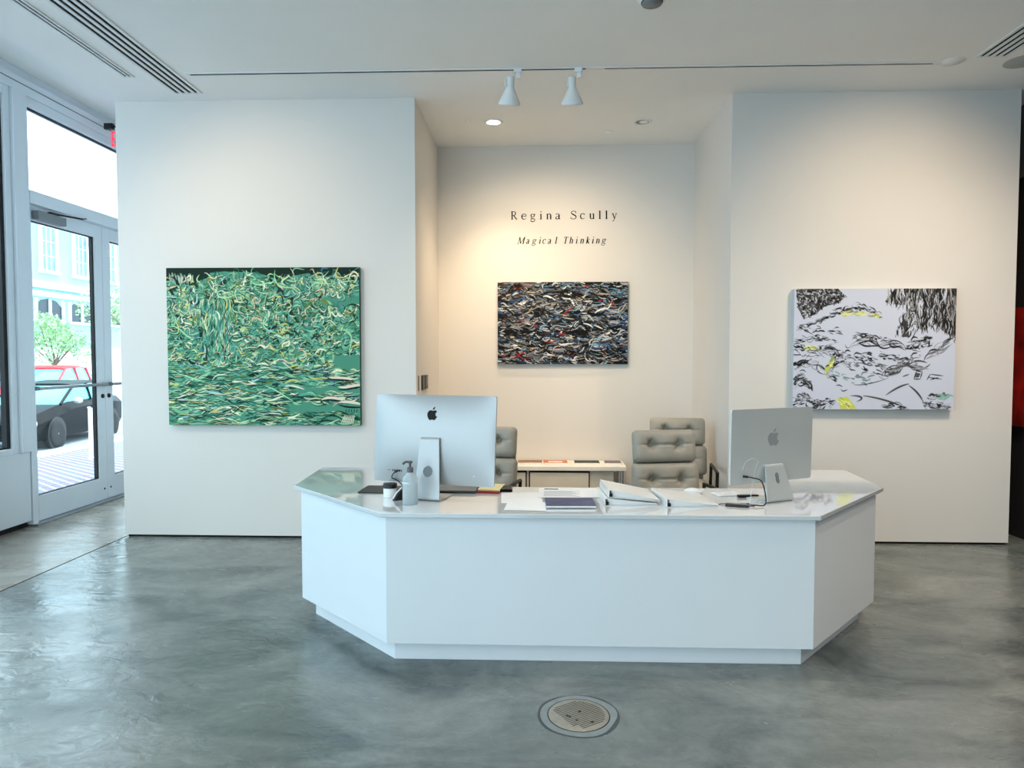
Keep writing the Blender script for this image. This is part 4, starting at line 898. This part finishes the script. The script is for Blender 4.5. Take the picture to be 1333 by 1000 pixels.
# building across the street
FX = -24.0; GZ = -.45
bd = thing('building', 'pale blue building with white sash windows across the street', 'building', (FX, 30, GZ))
inv = Matrix.Translation((-FX, -30, -GZ))
MB().box((FX - 8, -6, GZ), (FX, 60, 9.4)).build('wall', 'facade_blue', bd, mtx=inv)
MB().box((FX, -6, 4.85), (FX + .35, 60, 5.15)).box((FX, -6, 4.45), (FX + .18, 60, 4.7)).box((FX, -6, 9.1), (FX + .5, 60, 9.5)).box((FX, -6, 1.9), (FX + .1, 60, 2.0)).build('cornice', 'facade_white', bd, mtx=inv)
MB().box((FX, -6, GZ), (FX + .08, 60, 1.9)).build('base_wall', 'facade_white', bd, mtx=inv)
for k in range(14):
    y0 = 32.15 + (k - 7) * 2.36
    f = MB().box((FX, y0 - .16, 5.75), (FX + .10, y0, 8.75)).box((FX, y0 + .95, 5.75), (FX + .10, y0 + 1.11, 8.75)).box((FX, y0 - .16, 8.6), (FX + .12, y0 + 1.11, 8.8)).box((FX, y0 - .22, 5.6), (FX + .18, y0 + 1.17, 5.75))
    for q in range(1, 3): f.box((FX, y0 + q * .317 - .02, 5.75), (FX + .06, y0 + q * .317 + .02, 8.6))
    for q in range(1, 4): f.box((FX, y0, 5.75 + q * .71 - .02), (FX + .06, y0 + .95, 5.75 + q * .71 + .02))
    w = f.build('window', 'facade_white', bd, mtx=inv)
    MB().box((FX - .02, y0, 5.75), (FX + .02, y0 + .95, 8.6)).build('pane', 'facade_glass', w, mtx=inv)
    y1 = y0 - .55
    f = MB().box((FX, y1, 3.3), (FX + .12, y1 + .1, 4.35)).box((FX, y1 + .93, 3.3), (FX + .12, y1 + 1.03, 4.35)).box((FX, y1 + 1.85, 3.3), (FX + .12, y1 + 1.95, 4.35)).box((FX, y1, 3.2), (FX + .15, y1 + 1.95, 3.32))
    w = f.build('window', 'facade_white', bd, mtx=inv)
    a = [(y1 + .1, 3.32), (y1 + 1.85, 3.32), (y1 + 1.85, 4.0), (y1 + 1.5, 4.28), (y1 + .98, 4.38), (y1 + .45, 4.28), (y1 + .1, 4.0)]
    MB().prism_axis(a, FX - .02, FX + .03, lambda u, v, q: (q, u, v)).build('pane', 'facade_dark', w, mtx=inv)
def tree(x, y, z0, h, r, n, seed, label):
    R = random.Random(seed); t = thing('street_tree', label, 'tree', (x, y, z0), 0, 'small trees along the street')
    tr_ = MB().tube(catmull([(.25, .3, 0), (.1, .1, h * .3), (0, 0, h * .6), (-.1, -.1, h * .85)], 5), [.09 - .004 * k for k in range(16)], 8)
    for k in range(6):
        a = R.uniform(0, 6.28); tr_.tube([(0, 0, h * .5), (math.cos(a) * r * .4, math.sin(a) * r * .4, h * .72), (math.cos(a) * r * .8, math.sin(a) * r * .8, h * R.uniform(.8, .98))], [.04, .025, .01], 6)
    tr_.build('trunk', 'bark', t)
    lf = MB()
    blobs = [(R.uniform(-.75, .75) * r, R.uniform(-.75, .75) * r, h * .88 + R.uniform(-.35, .35) * r, R.uniform(.28, .5) * r) for _ in range(13)]
    for _ in range(n):
        bx_, by_, bz_, br_ = R.choice(blobs); q_ = Vector((R.gauss(0, 1), R.gauss(0, 1), R.gauss(0, .7))).normalized() * br_ * R.uniform(.3, 1) ** .5
        p = Vector((bx_, by_, bz_)) + q_
        u = Vector((R.gauss(0, 1), R.gauss(0, 1), R.gauss(0, 1))).normalized() * .075; v = u.orthogonal().normalized() * .04
        lf.add([tuple(p - u), tuple(p + v), tuple(p + u), tuple(p - v)], [(0, 1, 2, 3)])
    lf.build('foliage', 'foliage', t)
tree(-19.2, 26.3, GZ, 3.2, 1.5, 2600, 5, 'small light green street tree seen through the left door leaf')
tree(-16.2, 27.0, GZ, 4.6, 1.7, 3000, 8, 'taller green street tree seen through the far door leaf')

def car(name, label, loc, rz, paint, s=1.0):
    # local: front toward -Y, width along X, origin on ground at centre
    t = thing(name, label, 'car', loc, rz, 'cars parked in the street'); t.scale = (s, s, s)
    Wd = .88
    def loft(stations, mt_, nm, smooth=True, parent=t):
        # station: y, list of (x,z) half section bottom->top ; mirrored
        mb = MB(); n = len(stations[0][1]); V = []
        for y, sec in stations:
            full = [(-x, z) for x, z in sec] + [(x, z) for x, z in sec[::-1]]; V += [(x, y, z) for x, z in full]
        k = 2 * n; F = [(i * k + j, i * k + (j + 1) % k, (i + 1) * k + (j + 1) % k, (i + 1) * k + j) for i in range(len(stations) - 1) for j in range(k)]
        F += [tuple(range(k)), tuple(range((len(stations) - 1) * k, len(stations) * k))[::-1]]
        mb.add(V, F, smooth); o = mb.build(nm, mt_, parent)
        if smooth: e_ = o.modifiers.new('split', 'EDGE_SPLIT'); e_.split_angle = math.radians(32)
        return o
    def sec(wb, ws, zb, zs, zt, wt): return [(wb, zb), (ws, zb + .14), (ws + .01, zs), (wt, zt)]
    body = [(-2.2, sec(.60, .66, .30, .50, .60, .55)), (-2.05, sec(.74, .80, .22, .55, .72, .66)), (-1.6, sec(.80, .87, .20, .66, .84, .72)), (-1.0, sec(.80, .89, .20, .76, .95, .74)),
            (-.6, sec(.80, .89, .20, .84, 1.0, .76)), (.6, sec(.80, .89, .20, .88, 1.02, .77)), (1.5, sec(.80, .88, .22, .88, 1.03, .76)), (2.0, sec(.78, .85, .25, .84, 1.0, .72)), (2.2, sec(.70, .76, .32, .7, .9, .62))]
    bodyo = loft(body, paint, 'car_body')
    gh = [(-.95, [(.74, .93), (.74, .94), (.73, .95), (.70, .96)]), (-.15, [(.77, .98), (.74, 1.15), (.66, 1.38), (.56, 1.41)]), (.9, [(.77, 1.0), (.74, 1.17), (.66, 1.42), (.56, 1.46)]), (1.5, [(.76, 1.0), (.72, 1.15), (.64, 1.36), (.54, 1.39)]), (1.95, [(.72, .98), (.70, 1.0), (.66, 1.02), (.6, 1.04)])]
    loft(gh, 'car_glass_sky_cyan', 'windows')
    rf = [(-.22, [(.665, 1.375), (.665, 1.385), (.60, 1.405), (.4, 1.42)]), (.9, [(.675, 1.41), (.675, 1.425), (.60, 1.46), (.4, 1.475)]), (1.52, [(.655, 1.345), (.655, 1.365), (.58, 1.39), (.4, 1.405)])]
    loft(rf, paint, 'roof')
    for sx in (-1, 1):
        MB().tube([(sx * .755, -.92, .955), (sx * .675, -.16, 1.375)], .032, 8).tube([(sx * .78, .45, 1.0), (sx * .685, .42, 1.41)], .035, 8).tube([(sx * .77, 1.35, 1.0), (sx * .665, 1.25, 1.40)], .04, 8).build('pillar', paint, t)
        MB().lathe([(0, -.10), (.05, -.09), (.075, -.03), (.075, .03), (.05, .09), (0, .10)], (sx * .99, -.60, 1.03), 16, Matrix.Rotation(PI / 2, 3, 'Y')).build('side_mirror', 'car_silver', t)
        MB().box((sx * .9 - .004 if sx > 0 else -.904, -.0, .80), (sx * .9 + .012 if sx > 0 else -.892, .16, .83)).build('door_handle', 'car_silver', t)
        MB().box((sx * .70 - .14, -2.14, .52), (sx * .70 + .12, -1.95, .66)).build('headlight', 'car_silver', t, bevel=.04)
        for y in (-1.35, 1.35):
            c0 = (sx * .80, y, .32); rm = Matrix.Rotation(sx * PI / 2, 3, 'Y')
            MB().lathe([(0, .06), (.385, .06), (.385, .10)], c0, 32, rm).build('wheel_arch', 'black_plastic', t)
            w_ = MB().lathe([(0, -.1), (.30, -.1), (.325, -.06), (.325, .09), (.30, .125), (.22, .125)], c0, 32, rm).build('tyre', 'tyre', t)
            MB().lathe([(.22, .118), (.20, .10), (.05, .12), (0, .128)], c0, 10, rm).build('rim', 'car_silver', w_)
    return t
bc = car('car', 'black car parked nearest, angled to the forecourt, with sky reflection painted on windscreen', (-12.25, 16.5, -.58), math.radians(9), 'car_black', 1.02)
rc = car('car', 'red car parked farther out behind the black car', (-17.2, 22.9, -.58), math.radians(14), 'car_red', 1.22)
po = thing('bollard', 'white metal post standing on the forecourt edge before the black car', 'post', (-8.05, 11.9, -.31))
MB().tube([(0, 0, 0), (0, 0, .92)], .035, 12).build('post', 'facade_white', po)
MB().lathe([(.05, 0), (.05, .02), (.036, .03)], (0, 0, 0), 16).build('base_collar', 'facade_white', po)
